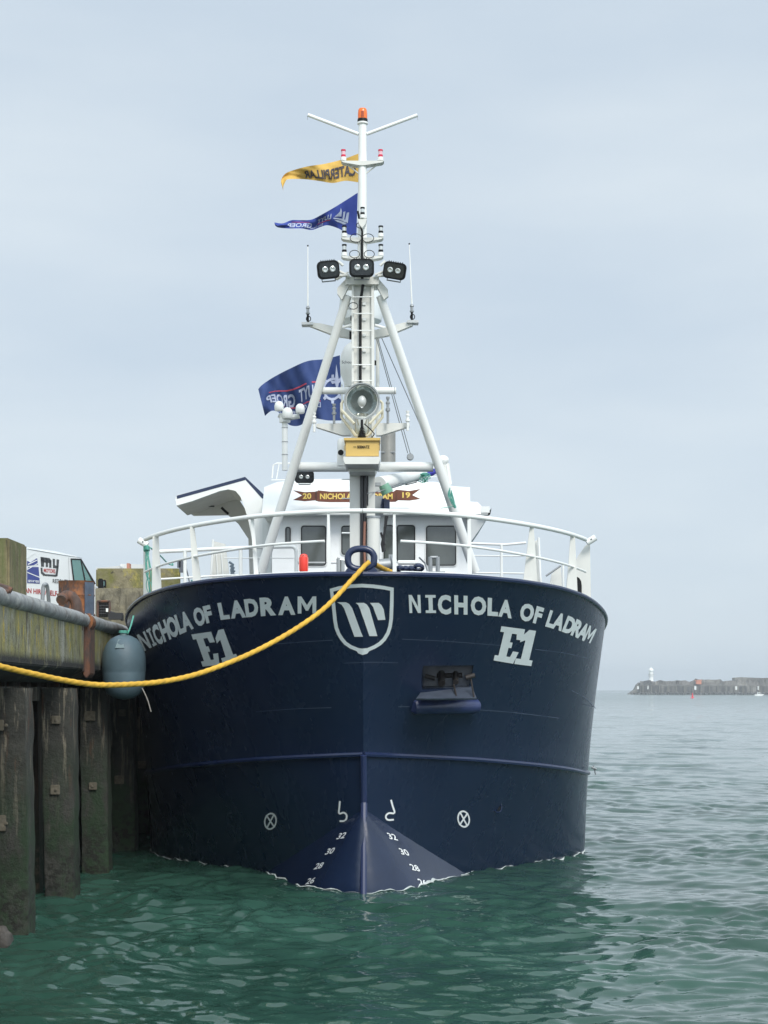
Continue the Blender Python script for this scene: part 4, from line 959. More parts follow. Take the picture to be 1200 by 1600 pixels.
# ------------------------------------------------------------------ loose things on the boat
m_ = MB(); u = M(1, 24.5); c = P(474.5, 893, 24.5); m_.lathe(c, [(6.2*u, 0), (6.8*u, 3*u), (6.8*u, 22*u), (5.5*u, 26*u), (2.5*u, 27.5*u)], 18)
lb = build('rescue_buoy', m_, red, None); tag(lb, 'red torpedo shaped rescue buoy standing upright behind the bow rail', 'rescue buoy')
m_ = MB(); m_.tube([c+Vector((-.06, -.02, .01)), c+Vector((-.062, -.03, .2)), c+Vector((.0, -.06, .24)), c+Vector((.062, -.03, .2)), c+Vector((.06, -.02, .01))], .008, 6); build('grab_line', m_, mat('orange_line', (.8, .25, .2), .6), lb)
m_ = MB(); ax_ = Vector((.55, -.2, .8)); u = M(1, 26); m_.lathe(P(606, 771, 26), [(9.5*u, 0), (9.7*u, 1*u), (8*u, 15*u)], 18, (-.45, -.1, .9))
bk = build('green_bucket', m_, mat('green_plastic', (.16, .34, .24), .45)); tag(bk, 'faded green bucket hanging upside down on the derrick lines', 'bucket')
m_ = MB(); m_.lathe(P(611, 769.5, 25.95), [(.04, 0), (.07, .01)], 10)
m_ = MB(); rp = random.Random(9)
for k in range(9):
    pts = [(652+rp.uniform(0, 4), 745), (655+rp.uniform(0, 18), 741+rp.uniform(-3, 3)), (664+rp.uniform(-5, 10), 748+rp.uniform(-6, 5)), (652+rp.uniform(0, 16), 752+rp.uniform(-8, 3)), (668+rp.uniform(-12, 4), 753)]
    m_.tube(catmull([P(x, y, 27.8+rp.uniform(-.05, .05)) for x, y in pts], 6), .006, 5)
tw = build('net_twine', m_, teal); tag(tw, 'tangled teal twine bunched under the derrick boom', 'twine', 'teal twine on the boat')
m_ = MB()
for k in range(6):
    pts = [(703, 762), (702+rp.uniform(-2, 3), 775), (707+rp.uniform(0, 5), 790), (711, 793), (706+rp.uniform(-2, 3), 780), (705, 766)]
    m_.tube(catmull([P(x, y, 26.6+rp.uniform(-.03, .02)) for x, y in pts], 5), .006, 5)
m_.tube([P(689, 794, 26.6), P(711, 791, 26.6)], .006, 5)
tw = build('net_twine', m_, teal); tag(tw, 'teal twine tied in loops around the right mast leg', 'twine', 'teal twine on the boat')
m_ = MB()
for k in range(8):
    x0 = 228+rp.uniform(-2, 3); pts = [(x0, 852), (229+rp.uniform(-2, 4), 862), (230+rp.uniform(-3, 6), 890), (231+rp.uniform(-3, 6), 915), (234+rp.uniform(-2, 5), 935)]
    m_.tube(catmull([P(x, y, 25.1+rp.uniform(-.04, .02)) for x, y in pts], 6), .006, 5)
for k in range(5): m_.tube([P(229+4*math.cos(a*.6), 855+k*1.2+2*math.sin(a*.6), 25.1+.05*math.sin(a*.6)) for a in range(11)], .012, 5, closed=True)
m_.tube(catmull([P(235, 856, 25.3), P(250, 868, 27), P(262, 880, 28), P(270, 883, 28), P(268, 878, 28)], 6), .012, 5)
tw = build('net_twine', m_, teal); tag(tw, 'teal twine wound down the left end post of the bow rail', 'twine', 'teal twine on the boat')
m_ = MB()
for k in range(7): m_.tube(catmull([P(300+rp.uniform(-4, 8), 905+rp.uniform(0, 6), 27.6), P(304+rp.uniform(-4, 6), 912+rp.uniform(-4, 4), 27.6), P(296+rp.uniform(0, 10), 918, 27.6)], 6), .02, 5)
tw = build('net_twine', m_, mat('dark_teal_net', (.05, .16, .16), .8)); tag(tw, 'dark teal netting heaped beside the second rail bracket from the left', 'twine', 'teal twine on the boat')
m_ = MB(); m_.tube(catmull([P(666, 741, 28.2), P(672, 739, 28.3), P(680, 736, 28.5)], 6), [.03, .035, .04, .05, .05, .055, .06, .06, .06, .055, .05, .05, .04], 10)
bs = build('blue_sock', m_, mat('royal_blue_cloth', (.03, .03, .30), .7)); tag(bs, 'royal blue cloth bundle tied at the end of the derrick boom', 'cloth bundle')
m_ = MB(); m_.tube(catmull([P(219, 950, 25.2), P(228, 940, 25.15), P(240, 938, 25.1)], 5), .04, 8); m_.tube(catmull([P(222, 947, 25.2), P(232, 944, 25.15), P(238, 946, 25.1)], 5), .03, 8)
yc_ = build('rope_coil', m_, mat('old_yellow_rope', (.42, .28, .06), .8)); tag(yc_, 'frayed old yellow rope looped over the bulwark beside the left rail end', 'rope')
m_ = MB(); m_.lathe(P(236, 933, 25.4), [(.05, -.15), (.1, -.08), (.12, 0), (.1, .15), (.04, .3)], 14, (0, 0, 1), .6)

# ------------------------------------------------------------------ ropes
def rope3(path, r, pitch=.16, nseg=None):
    path = [Vector(p) for p in path]; L = sum((b_-a).length for a, b_ in zip(path, path[1:])); n = nseg or int(L/.02)
    path = resample(path, n); m1 = MB(); u = None; vs = []; K = 15; d = 0
    for i, p in enumerate(path):
        a = path[max(i-1, 0)]; b_ = path[min(i+1, n-1)]; t_ = (b_-a).normalized()
        u = t_.orthogonal().normalized() if u is None else (u-t_*u.dot(t_)).normalized()
        w_ = t_.cross(u); d += (p-a).length
        for k in range(K):
            th = 2*math.pi*k/K; rad = r*(.80+.24*abs(math.cos(1.5*th+math.pi*d/pitch)))
            vs.append(p+(u*math.cos(th)+w_*math.sin(th))*rad)
    m1.add(vs, [(i*K+k, i*K+(k+1) % K, (i+1)*K+(k+1) % K, (i+1)*K+k) for i in range(n-1) for k in range(K)]); return m1
rp_px = [(577, 878), (570, 884), (545, 911), (522, 936), (495, 960), (450, 990), (400, 1017), (350, 1038.5), (300, 1055.5), (250, 1065.5), (200, 1069.5), (150, 1070), (100, 1063), (50, 1052.5), (0, 1041), (-70, 1022), (-140, 998)]
pts = catmull([P(x, y, 16.3+5.35*max(min(x, 575), -150)/575) for x, y in rp_px], 6)
m_ = rope3(pts, .031, .12); ro_ = build('mooring_rope', m_, yrope, None, smooth=60)
tag(ro_, 'thick bright yellow mooring rope sagging from the bow fairlead across to the quay', 'rope')
m_ = rope3(catmull([P(586, 882, 21.9), P(598, 888, 22.4), P(616, 896, 22.8)], 6), .034, .1)
r2 = build('mooring_rope_tail', m_, yrope, None, smooth=60); tag(r2, 'short yellow rope tail running aft from the fairlead to the windlass', 'rope')

# ------------------------------------------------------------------ flags
def flag(name, top_, bot, Y, m0, amp, label, cat, prints, nu=40, nv=12, group=None, phase=0):
    T = resample(catmull([Vector((x, y, 0)) for x, y in top_], 6), nu); B = resample(catmull([Vector((x, y, 0)) for x, y in bot], 6), nu)
    def surf(u_, v_, off=0):
        u_ = min(max(u_, 0), 1); i = min(int(u_*(nu-1)), nu-2); f = u_*(nu-1)-i
        a = T[i].lerp(T[i+1], f); b2 = B[i].lerp(B[i+1], f); p = a.lerp(b2, v_)
        dy = amp*math.sin(u_*9+v_*2.2+phase)*min(1, u_*4)+.4*amp*math.sin(u_*19-v_*4+phase)*min(1, u_*4)+.16*amp*math.sin(u_*37+v_*9)*min(1, u_*4)
        return P(p.x, p.y, Y+dy+off)
    m1 = MB(); m1.grid([[surf(i/(nu*2-1), j/(nv-1)) for i in range(nu*2)] for j in range(nv)])
    o = build(name, m1, m0, None, origin=surf(0, 1), smooth=80); tag(o, label, cat, group)
    for nm_, kind, data, mm in prints:
        m2 = MB()
        if kind == 'text':
            for s, quad, bold in data: straight_text(m2, s, quad, lambda a, b2: surf(a, b2, -.015), bold, .12)
        else:
            for poly in data:
                quadmap(m2, poly, [tuple(range(len(poly)))], [(0, 0), (1, 0), (1, 1), (0, 1)], lambda a, b2: surf(a, b2, -.012), box=(0, 1, 0, 1), L=.04)
        build(nm_, m2, mm, o, smooth=0)
    return o
flag('pennant', [(560, 240), (535, 249), (507, 256), (480, 260), (455, 267), (445, 272), (439, 282), (441, 292), (443, 299)], [(560, 285), (540, 282.5), (520, 286), (500, 283), (475, 280), (450, 280), (446, 284), (442.5, 292), (443, 299.5)], 26.2, flag_y, .06,
     'yellow triangular pennant with dark mirrored lettering on the upper mast', 'flag', [('flag_lettering', 'text', [('CATERPILLAR', [(.03, .78), (.62, .88), (.62, .30), (.03, .30)], .03)], flag_k)])
flag('pennant', [(559, 301), (545, 310), (525, 322.5), (505, 334), (487, 343), (470, 344), (455, 344), (442, 349), (429, 347.5)], [(557, 368), (543, 366), (530, 357.5), (512, 352), (500, 355), (487, 359.5), (472, 357), (450, 357), (433, 355), (429, 350)], 26.2, flag_b, .07,
     'royal blue triangular pennant with white mirrored lettering below the yellow pennant', 'flag',
     [('flag_lettering', 'text', [('LUYT', [(.33, .62), (.50, .62), (.50, .30), (.33, .30)], .03), ('GROEP', [(.56, .85), (.84, .85), (.84, .35), (.56, .35)], .03), ('Den Oever', [(.42, .93), (.58, .93), (.58, .75), (.42, .75)], .01)], flag_w),
      ('flag_emblem', 'poly', [[(.13, .62), (.30, .55), (.30, .60), (.14, .70)], [(.10, .40), (.13, .40), (.15, .66), (.11, .70)], [(.15, .35), (.18, .36), (.185, .62), (.16, .62)], [(.20, .30), (.215, .18), (.225, .32), (.29, .50), (.2, .52)], [(.12, .72), (.29, .65), (.25, .74), (.17, .78)]], flag_w),
      ('flag_stripe', 'poly', [[(.34, .66), (.50, .64), (.50, .68), (.34, .70)], [(.60, .22), (.80, .22), (.80, .27), (.60, .27)]], flag_r)], phase=1.5)
gear = []
gc = (.10, .50); 
def gp(a, r): return (gc[0]+r*.82*math.cos(a), gc[1]+r*1.35*math.sin(a))
for k in range(14):
    a0 = -2.6+k*.4; gear.append([gp(a0, .105), gp(a0+.41, .105), gp(a0+.41, .135), gp(a0, .135)])
    if k % 2 == 0: gear.append([gp(a0, .135), gp(a0+.3, .135), gp(a0+.25, .17), gp(a0+.05, .17)])
star = [[(gc[0]-.055, gc[1]-.38), (gc[0]-.03, gc[1]-.1), (gc[0]-.055, gc[1]+.05), (gc[0]-.08, gc[1]-.1)], [(gc[0]-.1, gc[1]-.1), (gc[0]+.02, gc[1]-.14), (gc[0]+.0, gc[1]-.08)]]
bigflag = flag('boat_flag', [(531, 555), (508, 561), (481, 564), (455, 575), (428, 589), (410, 601), (403.5, 608)], [(535, 657), (513, 657), (487, 654), (468, 665), (452, 664), (445, 655), (435, 644), (424, 642), (414, 650)], 30.6, flag_n, .16,
     'large navy blue flag with gear emblem and mirrored lettering flying behind the left mast leg', 'flag',
     [('flag_lettering', 'text', [('LUYT', [(.27, .64), (.49, .64), (.49, .42), (.27, .42)], .03), ('GROEP', [(.54, .68), (.93, .72), (.93, .46), (.54, .44)], .03), ('Den Oever', [(.24, .80), (.62, .80), (.62, .71), (.24, .71)], .01)], flag_w),
      ('flag_emblem', 'poly', gear+star, flag_w), ('flag_stripe', 'poly', [[(.24, .36), (.88, .36), (.88, .385), (.24, .385)], [(.24, .68), (.86, .68), (.86, .70), (.24, .70)]], flag_r)], nu=44, phase=.6)
pxtube('flag_staff', [(534, 600), (535, 665)], 27.5, 3, white)

# ------------------------------------------------------------------ quay
def QX(Y): return -3.92-.0317*(Y-17)
def QP(off, Y, z): return Vector((QX(Y)-off, Y, z))
quay = root('quay_wall', QP(0, 17, 0)); tag(quay, 'weathered concrete quay wall with rounded coping on the left of the boat', 'quay wall')
def qslab(mb, prof, Y0, Y1, seg=1):
    """profile of (off,z) swept along the quay"""
    ys = [Y0+(Y1-Y0)*i/seg for i in range(seg+1)]; n = len(prof)
    vs = [QP(o, y, z) for y in ys for o, z in prof]
    fs = [(i*n+k, (i+1)*n+k, (i+1)*n+(k+1) % n, i*n+(k+1) % n) for i in range(seg) for k in range(n)]+[tuple(range(n)), tuple(seg*n+k for k in range(n-1, -1, -1))]
    mb.add(vs, fs)
m_ = MB(); qslab(m_, [(0, 3.62), (0, 3.02), (.30, 2.84), (1.2, 2.84), (1.2, 3.6), (.2, 3.6)], 3, 22.72)
qslab(m_, [(0, 3.62), (0, 3.02), (.30, 2.84), (1.2, 2.84), (1.2, 3.6), (.2, 3.6)], 23.7, 60)
build('face_beam', m_, conc, quay, recalc=True, bevel=.012)
m_ = MB(); qslab(m_, [(.02, 3.62), (.02, 3.0), (.32, 2.84), (1.2, 2.84), (1.2, 3.6)], 22.72, 23.7); build('face_beam', m_, rust_brown, quay, recalc=True)
m_ = MB(); qslab(m_, [(-.05, 3.70), (-.05, 2.96), (.0, 2.90), (.05, 2.96), (.05, 3.70)], 22.95, 23.45); build('joint_plate', m_, rust_brown, quay, recalc=True, bevel=.01)
m_ = MB()
ys = np.linspace(3, 60, 230); m_.tube([QP(.04+.012*noise.noise(Vector((y*1.3, 0, 0))), y, 3.70+.01*noise.noise(Vector((y*.7, 5, 0)))) for y in ys], [.100+.003*noise.noise(Vector((y*.6, 9, 0))) for y in ys], 16)
build('coping', m_, coping_m, quay, smooth=60)
m_ = MB(); m_.tube([QP(.03, 22.95, 3.68), QP(.03, 23.25, 3.675)], .125, 16); build('coping_joint', m_, rust, quay)
m_ = MB(); qslab(m_, [(1.2, 3.58), (1.2, 2.84), (2.2, 2.8), (40, 2.8), (40, 3.58)], 3, 60); build('deck_slab', m_, conc, quay, recalc=True)
m_ = MB(); qslab(m_, [(.70, 2.84), (.66, -2), (1.3, -2), (1.3, 2.84)], 3, 60)
bw = build('back_wall', m_, back_m, quay, recalc=True)
m_ = MB()
y = 5.0
while y < 44: qslab(m_, [(.55, 2.84), (.50, -2), (.75, -2), (.75, 2.84)], y, y+.3); y += .75
build('sheet_pile_rib', m_, back_m, bw, recalc=True)
# piles : one kind, copied
def pile(Y):
    w = .40; m1 = MB(); n = 34; vs = []; K = 16; prf = rrect(w, .42, .018, 2)
    K = len(prf); rnd = Y*3.7
    for i in range(n):
        z = 2.76-(2.76+1.6)*i/(n-1); batter = .035*(2.76-z)/2.76
        for a, b_ in prf:
            nn_ = noise.noise(Vector((a*4+rnd, b_*4, z*2.2)))*.012+noise.noise(Vector((a*9+rnd, b_*9, z*7)))*.006
            vs.append(Vector((QX(Y)-.20+a*(1+nn_*8)+batter, Y+.2+b_*(1+nn_*8), z)))
    m1.add(vs, [(i*K+k, i*K+(k+1) % K, (i+1)*K+(k+1) % K, (i+1)*K+k) for i in range(n-1) for k in range(K)]+[tuple(range(K-1, -1, -1)), tuple((n-1)*K+k for k in range(K))])
    o = build('pile', m1, pile_m, quay, recalc=True)
    rr_ = random.Random(int(Y*10))
    for z in (2.35, 1.35+rr_.uniform(-.15, .1)):
        k2 = rr_.uniform(.10, .17); m2 = MB(); m2.box((QX(Y)-.2-rr_.uniform(-.03, .1), Y-.035, z), (k2, .04, k2*rr_.uniform(.85, 1.15)), rr_.uniform(-.05, .05)); m2.tube([(QX(Y)-.2, Y-.04, z), (QX(Y)-.2, Y-.075, z)], .022, 8); build('bolt_plate', m2, mat('pale_bolt_plate', (.17, .15, .11), .9, var=.5, vscale=14, bump=.01), o, bevel=.008)
    return o
for Y in (8.5, 11.8, 15.1, 18.4, 21.7, 25.0, 28.4, 31.7, 35): pile(Y)
for Y in (10.2, 13.5, 16.9, 20.1, 23.4, 26.8, 30.1):
    m_ = MB(); m_.prism([Vector((QX(Y)-.62, Y, -1.5)), Vector((QX(Y)-.44, Y, -1.5)), Vector((QX(Y)-.46, Y, 2.84)), Vector((QX(Y)-.62, Y, 2.84))], (0, .16, 0)); build('brace_post', m_, rust_brown if int(Y) % 2 else pile_m, quay, bevel=.01)
m_ = MB(); qslab(m_, [(.42, 2.78), (.42, 2.60), (.62, 2.60), (.62, 2.78)], 3, 40); build('waling_beam', m_, pile_m, quay, recalc=True)
# broken stub of rock at the waterline
m_ = MB(); c = P(3, 1470, 18.0); rows_ = []
vs = []
for i in range(13):
    for k in range(18):
        th = math.pi*i/12; ph = 2*math.pi*k/18; d = Vector((math.sin(th)*math.cos(ph), math.sin(th)*math.sin(ph), math.cos(th)))
        vs.append(c+Vector((d.x*.10, d.y*.15, d.z*.14))*(1+.35*noise.noise(d*1.7+Vector((4, 0, 0)))))
m_.add(vs, [(i*18+k, i*18+(k+1) % 18, (i+1)*18+(k+1) % 18, (i+1)*18+k) for i in range(12) for k in range(18)])
rk = build('rock', m_, mat('pale_rock', (.10, .09, .08), .9, var=.5, vscale=9, bump=.02), smooth=30); tag(rk, 'rough pale boulder at the foot of the leftmost pile', 'rock')

# fender
YF = 24.45; u = M(1, YF); c = P(194.5, 1093, YF); c.x = QX(YF)+.335
hgt = 101*u; r_ = 34*u
prof = [(.02, 0), (r_*.45, .02), (r_*.78, .09), (r_*.92, .19), (r_*.96, .28), (r_*.985, hgt-.56), (r_*.98, hgt-.55), (r_*1.0, hgt-.53), (r_*1.0, hgt-.36), (r_*.965, hgt-.27), (r_*.89, hgt-.19), (r_*.77, hgt-.12), (r_*.60, hgt-.06), (r_*.38, hgt-.02), (r_*.2, hgt), (.03, hgt+.005)]
m_ = MB(); m_.lathe(c, prof, 40); fe = build('fender', m_, fender_m, None, smooth=50); tag(fe, 'large grey green inflatable fender hanging between bow and quay', 'fender')
m_ = MB(); m_.prism([c+Vector((-.05, -.20, hgt-.07)), c+Vector((.02, -.20, hgt-.07)), c+Vector((.05, -.30, hgt-.20)), c+Vector((-.08, -.30, hgt-.20))], (0, .06, 0)); m_.tube([c+Vector((0, -.05, hgt-.02)), c+Vector((0, -.05, hgt+.05))], .05, 12)
build('fender_eye', m_, mat('fender_patch', (.16, .22, .23), .6), fe)
m_ = MB(); tp_ = c+Vector((0, -.05, hgt+.03))
pts = [P(208, 962, 24.6), P(203, 980, 24.45), P(198, 990, 24.4), tp_]
for dx in (0, .012): m_.tube(catmull([p+Vector((dx, 0, 0)) for p in pts], 6), .006, 6)
for k in range(3): m_.tube([tp_+Vector((.06*math.cos(a*.55), .06*math.sin(a*.55), .012*k)) for a in range(12)], .008, 6, closed=True)
fl_ = build('fender_line', m_, teal); tag(fl_, 'teal line tying the grey fender to the bulwark', 'line')
m_ = MB(); m_.tube(catmull([P(222, 1075, 24.3), P(230, 1092, 24.3), P(236, 1112, 24.3)], 5), .008, 5); fl_ = build('loose_line', m_, mat('pale_line', (.4, .38, .34), .8)); tag(fl_, 'thin pale line dangling beside the fender against the dark hull', 'line')

# quay furniture ----------------------------------------------------
def blockmesh(corners, h0, h1, bev=.03):
    m1 = MB(); m1.prism([Vector((x, y, h0)) for x, y in corners], (0, 0, h1-h0)); return m1
m_ = MB(); xr = P(42, 0, 18.2).x
m_.prism([Vector((-4.056, 18.0, 3.5)), Vector((-5.3, 18.0, 3.5)), Vector((-5.3, 18.0, 4.385)), Vector((-4.056, 18.0, 4.385))], (0, .9, 0))
bk = build('concrete_block', m_, conc_streak, bevel=.02); tag(bk, 'tall green streaked concrete block with chamfered corner at the left edge beside the van', 'concrete block')
m_ = MB(); m_.prism([P(150, 888, 38), P(282, 888, 38), Vector((P(282, 0, 38).x, 38, 3.5)), Vector((P(150, 0, 38).x, 38, 3.5))], (-.3, 2.0, 0))
bk = build('concrete_parapet', m_, conc_moss, recalc=True, bevel=.03); tag(bk, 'long mossy yellow brown concrete parapet behind the left bow rail', 'concrete block')
m_ = MB(); m_.prism([P(149, 919, 31), P(226, 919, 31), Vector((P(226, 0, 31).x, 31, 3.5)), Vector((P(149, 0, 31).x, 31, 3.5))], (-.2, 1.4, 0)); m_.tube([P(199, 925, 30.97), Vector((P(199, 0, 30.97).x, 30.97, 3.5))], .025, 6)
bk = build('concrete_plinth', m_, layered('plinth_concrete', (.20, .18, .13), [((.28, .25, .17), 5, (1, 1, .8), .5, .66, -99, -98), ((.08, .07, .05), 7, (1, 1, .3), .55, .66, -99, -98)], .9, .03, 10), recalc=True, bevel=.03); tag(bk, 'lower brown concrete plinth in front of the mossy parapet', 'concrete block')
m_ = MB(); fp = P(161, 0, 30.7)
for a, b_ in (((152, 939.5), (172, 939.5)), ((152.5, 939.5), (152.5, 965)), ((171.5, 939.5), (171.5, 962))): m_.tube([P(*a, 30.7), P(*b_, 30.7)], .022, 6)
gr = build('steel_grating', m_, rust_brown); tag(gr, 'dark steel grating frame leaning on the lower concrete plinth', 'grating')
m_ = MB()
for k in range(5): m_.tube([P(153, 943+k*4, 30.72), P(170, 943+k*4, 30.72)], .012, 5)
for k in range(5): m_.tube([P(155+k*3.4, 941, 30.73), P(155+k*3.4, 962, 30.73)], .012, 5)
m_.prism(pp([(153, 941), (171, 941), (171, 964), (153, 964)], 30.8), (0, .03, 0)); build('grille_bars', m_, rubber, gr)
m_ = MB(); m_.prism(pp([(165.5, 950.5), (169, 950.5), (169, 956), (165.5, 956)], 30.65), (0, .01, 0)); build('paper_label', m_, white, gr)
m_ = MB(); m_.box(P(181, 963, 30), (.24, .2, .12)); m_.tube([P(172, 957, 30), P(191, 963, 30)], .03, 6); m_.tube([P(191, 961, 30), P(191, 970, 30)], .03, 6); bp_ = build('steel_bracket', m_, rubber); tag(bp_, 'low black steel bracket on the quay beside the grating', 'bracket')
m_ = MB(); m_.prism(pp([(155.5, 918), (156, 909), (158, 906), (164.5, 906), (165, 909), (165, 918)], 36.5), (0, .1, 0)); mr_ = build('wing_mirror', m_, black)
tag(mr_, 'black box shaped mirror standing on the lower concrete plinth', 'mirror')
m_ = MB(); m_.prism(pp([(158.5, 915), (159.5, 908.5), (163, 908.5), (163, 915)], 36.47), (0, .02, 0)); build('mirror_glass', m_, van_g, mr_)
# distant roofs beyond the parapet
m_ = MB(); m_.prism(pp([(150, 887), (168, 886), (187, 884), (188, 896), (150, 896)], 70), (0, 5, 0)); m_.prism(pp([(188, 881), (224, 882), (224, 896), (188, 896)], 71), (0, 5, 0)); rf_ = build('quayside_shed', m_, mat('pale_shed', (.6, .6, .58), .6)); tag(rf_, 'pale shed roof just showing above the mossy parapet', 'shed')
m_ = MB(); m_.prism(pp([(198, 880), (202, 880), (202, 890), (198, 890)], 69.5), (0, .5, 0)); build('chimney', m_, mat('terracotta', (.5, .22, .15), .7), rf_)
# hoop, drum, elbow, plank
m_ = MB(); m_.tube(catmull([P(66, 948, 20), P(66.5, 935, 20), P(67.5, 918, 20), P(70, 913.2, 20), P(73, 914.5, 20.05), P(75, 925, 20.1), P(77, 950, 20.2)], 6), .024, 8)
hp = build('mooring_hoop', m_, galv); tag(hp, 'bent grey steel hoop standing on the coping in front of the white van', 'steel hoop')
YB = 23.6; u = M(1, YB); c = Vector((P(119.5, 0, YB).x, YB, 3.5)); zt = P(0, 908.5, YB).z; hh = zt-3.5; r_ = 28*u
m_ = MB(); m_.lathe(c, [(r_, 0), (r_, .02), (r_*.985, .04), (r_*.985, hh*.36), (r_*1.02, hh*.38), (r_*1.02, hh*.40), (r_*.985, hh*.42), (r_*.985, hh*.72), (r_*1.02, hh*.74), (r_*.985, hh*.77), (r_*.985, hh-.02), (r_*1.02, hh), (r_*.97, hh), (r_*.95, hh-.03)], 36)
dr = build('oil_drum', m_, rust); tag(dr, 'rusty orange and blue grey oil drum behind the coping', 'drum')
m_ = MB(); m_.prism([c+Vector((r_*.60, -r_*.82, .0)), c+Vector((r_*.99, -r_*.25, .0)), c+Vector((r_*.99, -r_*.25, hh-.02)), c+Vector((r_*.60, -r_*.82, hh-.02))], (.008, -.008, 0)); build('drum_patch', m_, mat('worn_blue_paint', (.10, .13, .18), .6, var=.4, vscale=8), dr)
YE = 22.6; m_ = MB(); zb = 3.55; x1 = P(121, 0, YE).x; x0 = P(103, 0, YE).x
m_.tube(catmull([Vector((x1, YE, zb)), Vector((x1, YE, zb+.22)), Vector((x1-.03, YE, zb+.40)), Vector((x1-.12, YE-.02, zb+.47)), Vector((x0-.02, YE-.05, zb+.44)), Vector((x0-.04, YE-.12, zb+.40))], 6), .075, 14)
m_.tube([Vector((x1, YE, zb+.2)), Vector((x1, YE, zb+.24))], .10, 16); m_.tube([Vector((x0-.05, YE-.05, zb+.46)), Vector((x0-.09, YE-.05, zb+.44))], .055, 12)
el = build('pipe_elbow', m_, rust_brown); tag(el, 'brown rusty elbow pipe rising in front of the oil drum', 'pipe')
m_ = MB(); m_.tube([P(-8, 914, 17.4), P(12, 920, 17.2), P(18, 923, 17.2)], .035, 8); m_.tube([P(-5, 918, 17.1), P(14, 925, 17.1)], .022, 8); pk_ = build('scrap_bar', m_, rust_brown); tag(pk_, 'short rusty bar lying on the coping at the left edge', 'bar')

# ------------------------------------------------------------------ van
d_ = Vector((.42, .9, 0)).normalized(); vn = Vector((-d_.y, d_.x, 0)); A0 = Vector((P(42, 0, 31.5).x, 31.5, 0)); outn = -vn
if outn.dot(Vector((0, 0, 0))-A0) < 0: outn = -outn
def onvan(px, py, off=0):
    o0 = Vector((0, 0, EYE)); d0 = P(px, py, 1)-o0; tt_ = (A0-o0).dot(outn)/d0.dot(outn); return o0+d0*tt_+outn*off
van = root('parked_van', A0+Vector((0, 0, 3.58))); tag(van, 'white hire van with dark lettering parked on the quay behind the concrete block', 'van')
def zof(px, py): return onvan(px, py).z
def sof_(px): return (onvan(px, 900)-A0).dot(d_)
sA, sB, sC = sof_(42), sof_(125), sof_(148); zr = onvan(60, 856.5).z; zr2 = onvan(125, 869).z; zw = onvan(148, 912).z
print('van', sA, sB, sC, zr, zr2, zw)
prof = [(-3.2, 3.95), (-3.2, zr+.0), (sA, zr), (sB-.8, (zr+zr2)/2+.02), (sB, zr2), (sC, zw), (sC+.75, zw-.22), (sC+.9, zw-.45), (sC+.9, 3.95)]
side = [A0+d_*s_+Vector((0, 0, z)) for s_, z in prof]
m_ = MB(); m_.prism(side, -outn*1.9); build('body', m_, van_m, van, recalc=True, bevel=.05)
V = lambda off: (lambda x, y: onvan(x, y, off))
def vpoly(nm_, polys, mm, off=.006):
    m1 = MB()
    for p in polys: m1.add([onvan(x, y, off) for x, y in p], [tuple(range(len(p)))])
    return build(nm_, m1, mm, van, smooth=0)
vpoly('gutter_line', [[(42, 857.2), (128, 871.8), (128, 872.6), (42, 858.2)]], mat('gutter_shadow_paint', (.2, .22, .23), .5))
vpoly('side_window', [[(111, 874), (124, 874.5), (130, 885), (132, 910), (115, 910)]], van_g, .008)
vpoly('window_frame', [[(109.5, 872.5), (125.5, 873), (127, 874), (149, 912), (146, 914), (126, 876), (124, 875.2), (111.5, 874.8), (116, 910), (114, 910)], [(124.5, 873.5), (126.5, 874), (133.5, 910), (131.5, 910)]], rubber, .012)
vpoly('quarter_window', [[(127.5, 878), (146, 911), (134, 909)]], van_g, .008)
vpoly('door_gap', [[(106.5, 871), (107.3, 871), (108.5, 912), (107.8, 912)]], grey_paint)
vpoly('side_print', [[(42, 891), (43.5, 886), (60, 886), (62, 912), (42, 911)], [(42, 876), (47, 879), (57.5, 872), (59, 882.5), (42, 884)]], van_b)
vpoly('print_rays', [[(42, 889), (59.5, 879), (59.7, 880.5), (42, 890.5)], [(42, 893.5), (61.5, 901.5), (61.5, 903), (42, 895)], [(42, 871), (54, 863), (54.5, 864), (42, 873)], [(43, 881), (57, 874.5), (57.3, 876), (43, 883)]], van_m, .010)
# logo letters m y
mg = [[(63, 870), (68.5, 871), (68.5, 885.5), (64, 885.5)], [(63, 870), (77, 872), (80, 876), (80, 880), (63.5, 878)], [(68.5+2.7, 872), (74.6, 873), (74.6, 886), (71.2, 886)], [(76.5, 874), (80, 876), (80, 887), (76.5, 887)],
      [(82, 873), (85.5, 873.5), (85.5, 884), (82.5, 884)], [(88, 874), (92, 874.5), (91, 888), (88, 888)], [(82.5, 883), (91.5, 884), (91, 888), (82.5, 887.5)], [(88, 886), (91.3, 886), (89.5, 900.5), (86, 900.5)], [(63, 887), (66, 887), (66.5, 895), (64, 897)], [(63.5, 894), (67, 894), (70, 897), (88, 898), (88, 901), (67, 899.5)]]
vpoly('logo', mg, van_k)
tb = MB(); straight_text(tb, 'MOTORS', [(68, 894), (86, 896), (86, 889.5), (68, 888)], V(.008), .02); straight_text(tb, 'VAN HIRE / SELF DRIVE', [(33, 925.5), (112, 934), (112, 926), (33, 917.5)], V(.008), .02); build('side_lettering', tb, van_r, van, smooth=0)
tb = MB(); straight_text(tb, 'REDRUTH', [(82, 911), (108, 912), (108, 906), (82, 904.5)], V(.008), .01); build('side_lettering', tb, van_k, van, smooth=0)
tb = MB(); straight_text(tb, 'cars or vans', [(43, 909.5), (60.5, 910.5), (60.5, 907), (43, 906)], V(.012), .02); build('side_lettering', tb, van_m, van, smooth=0)
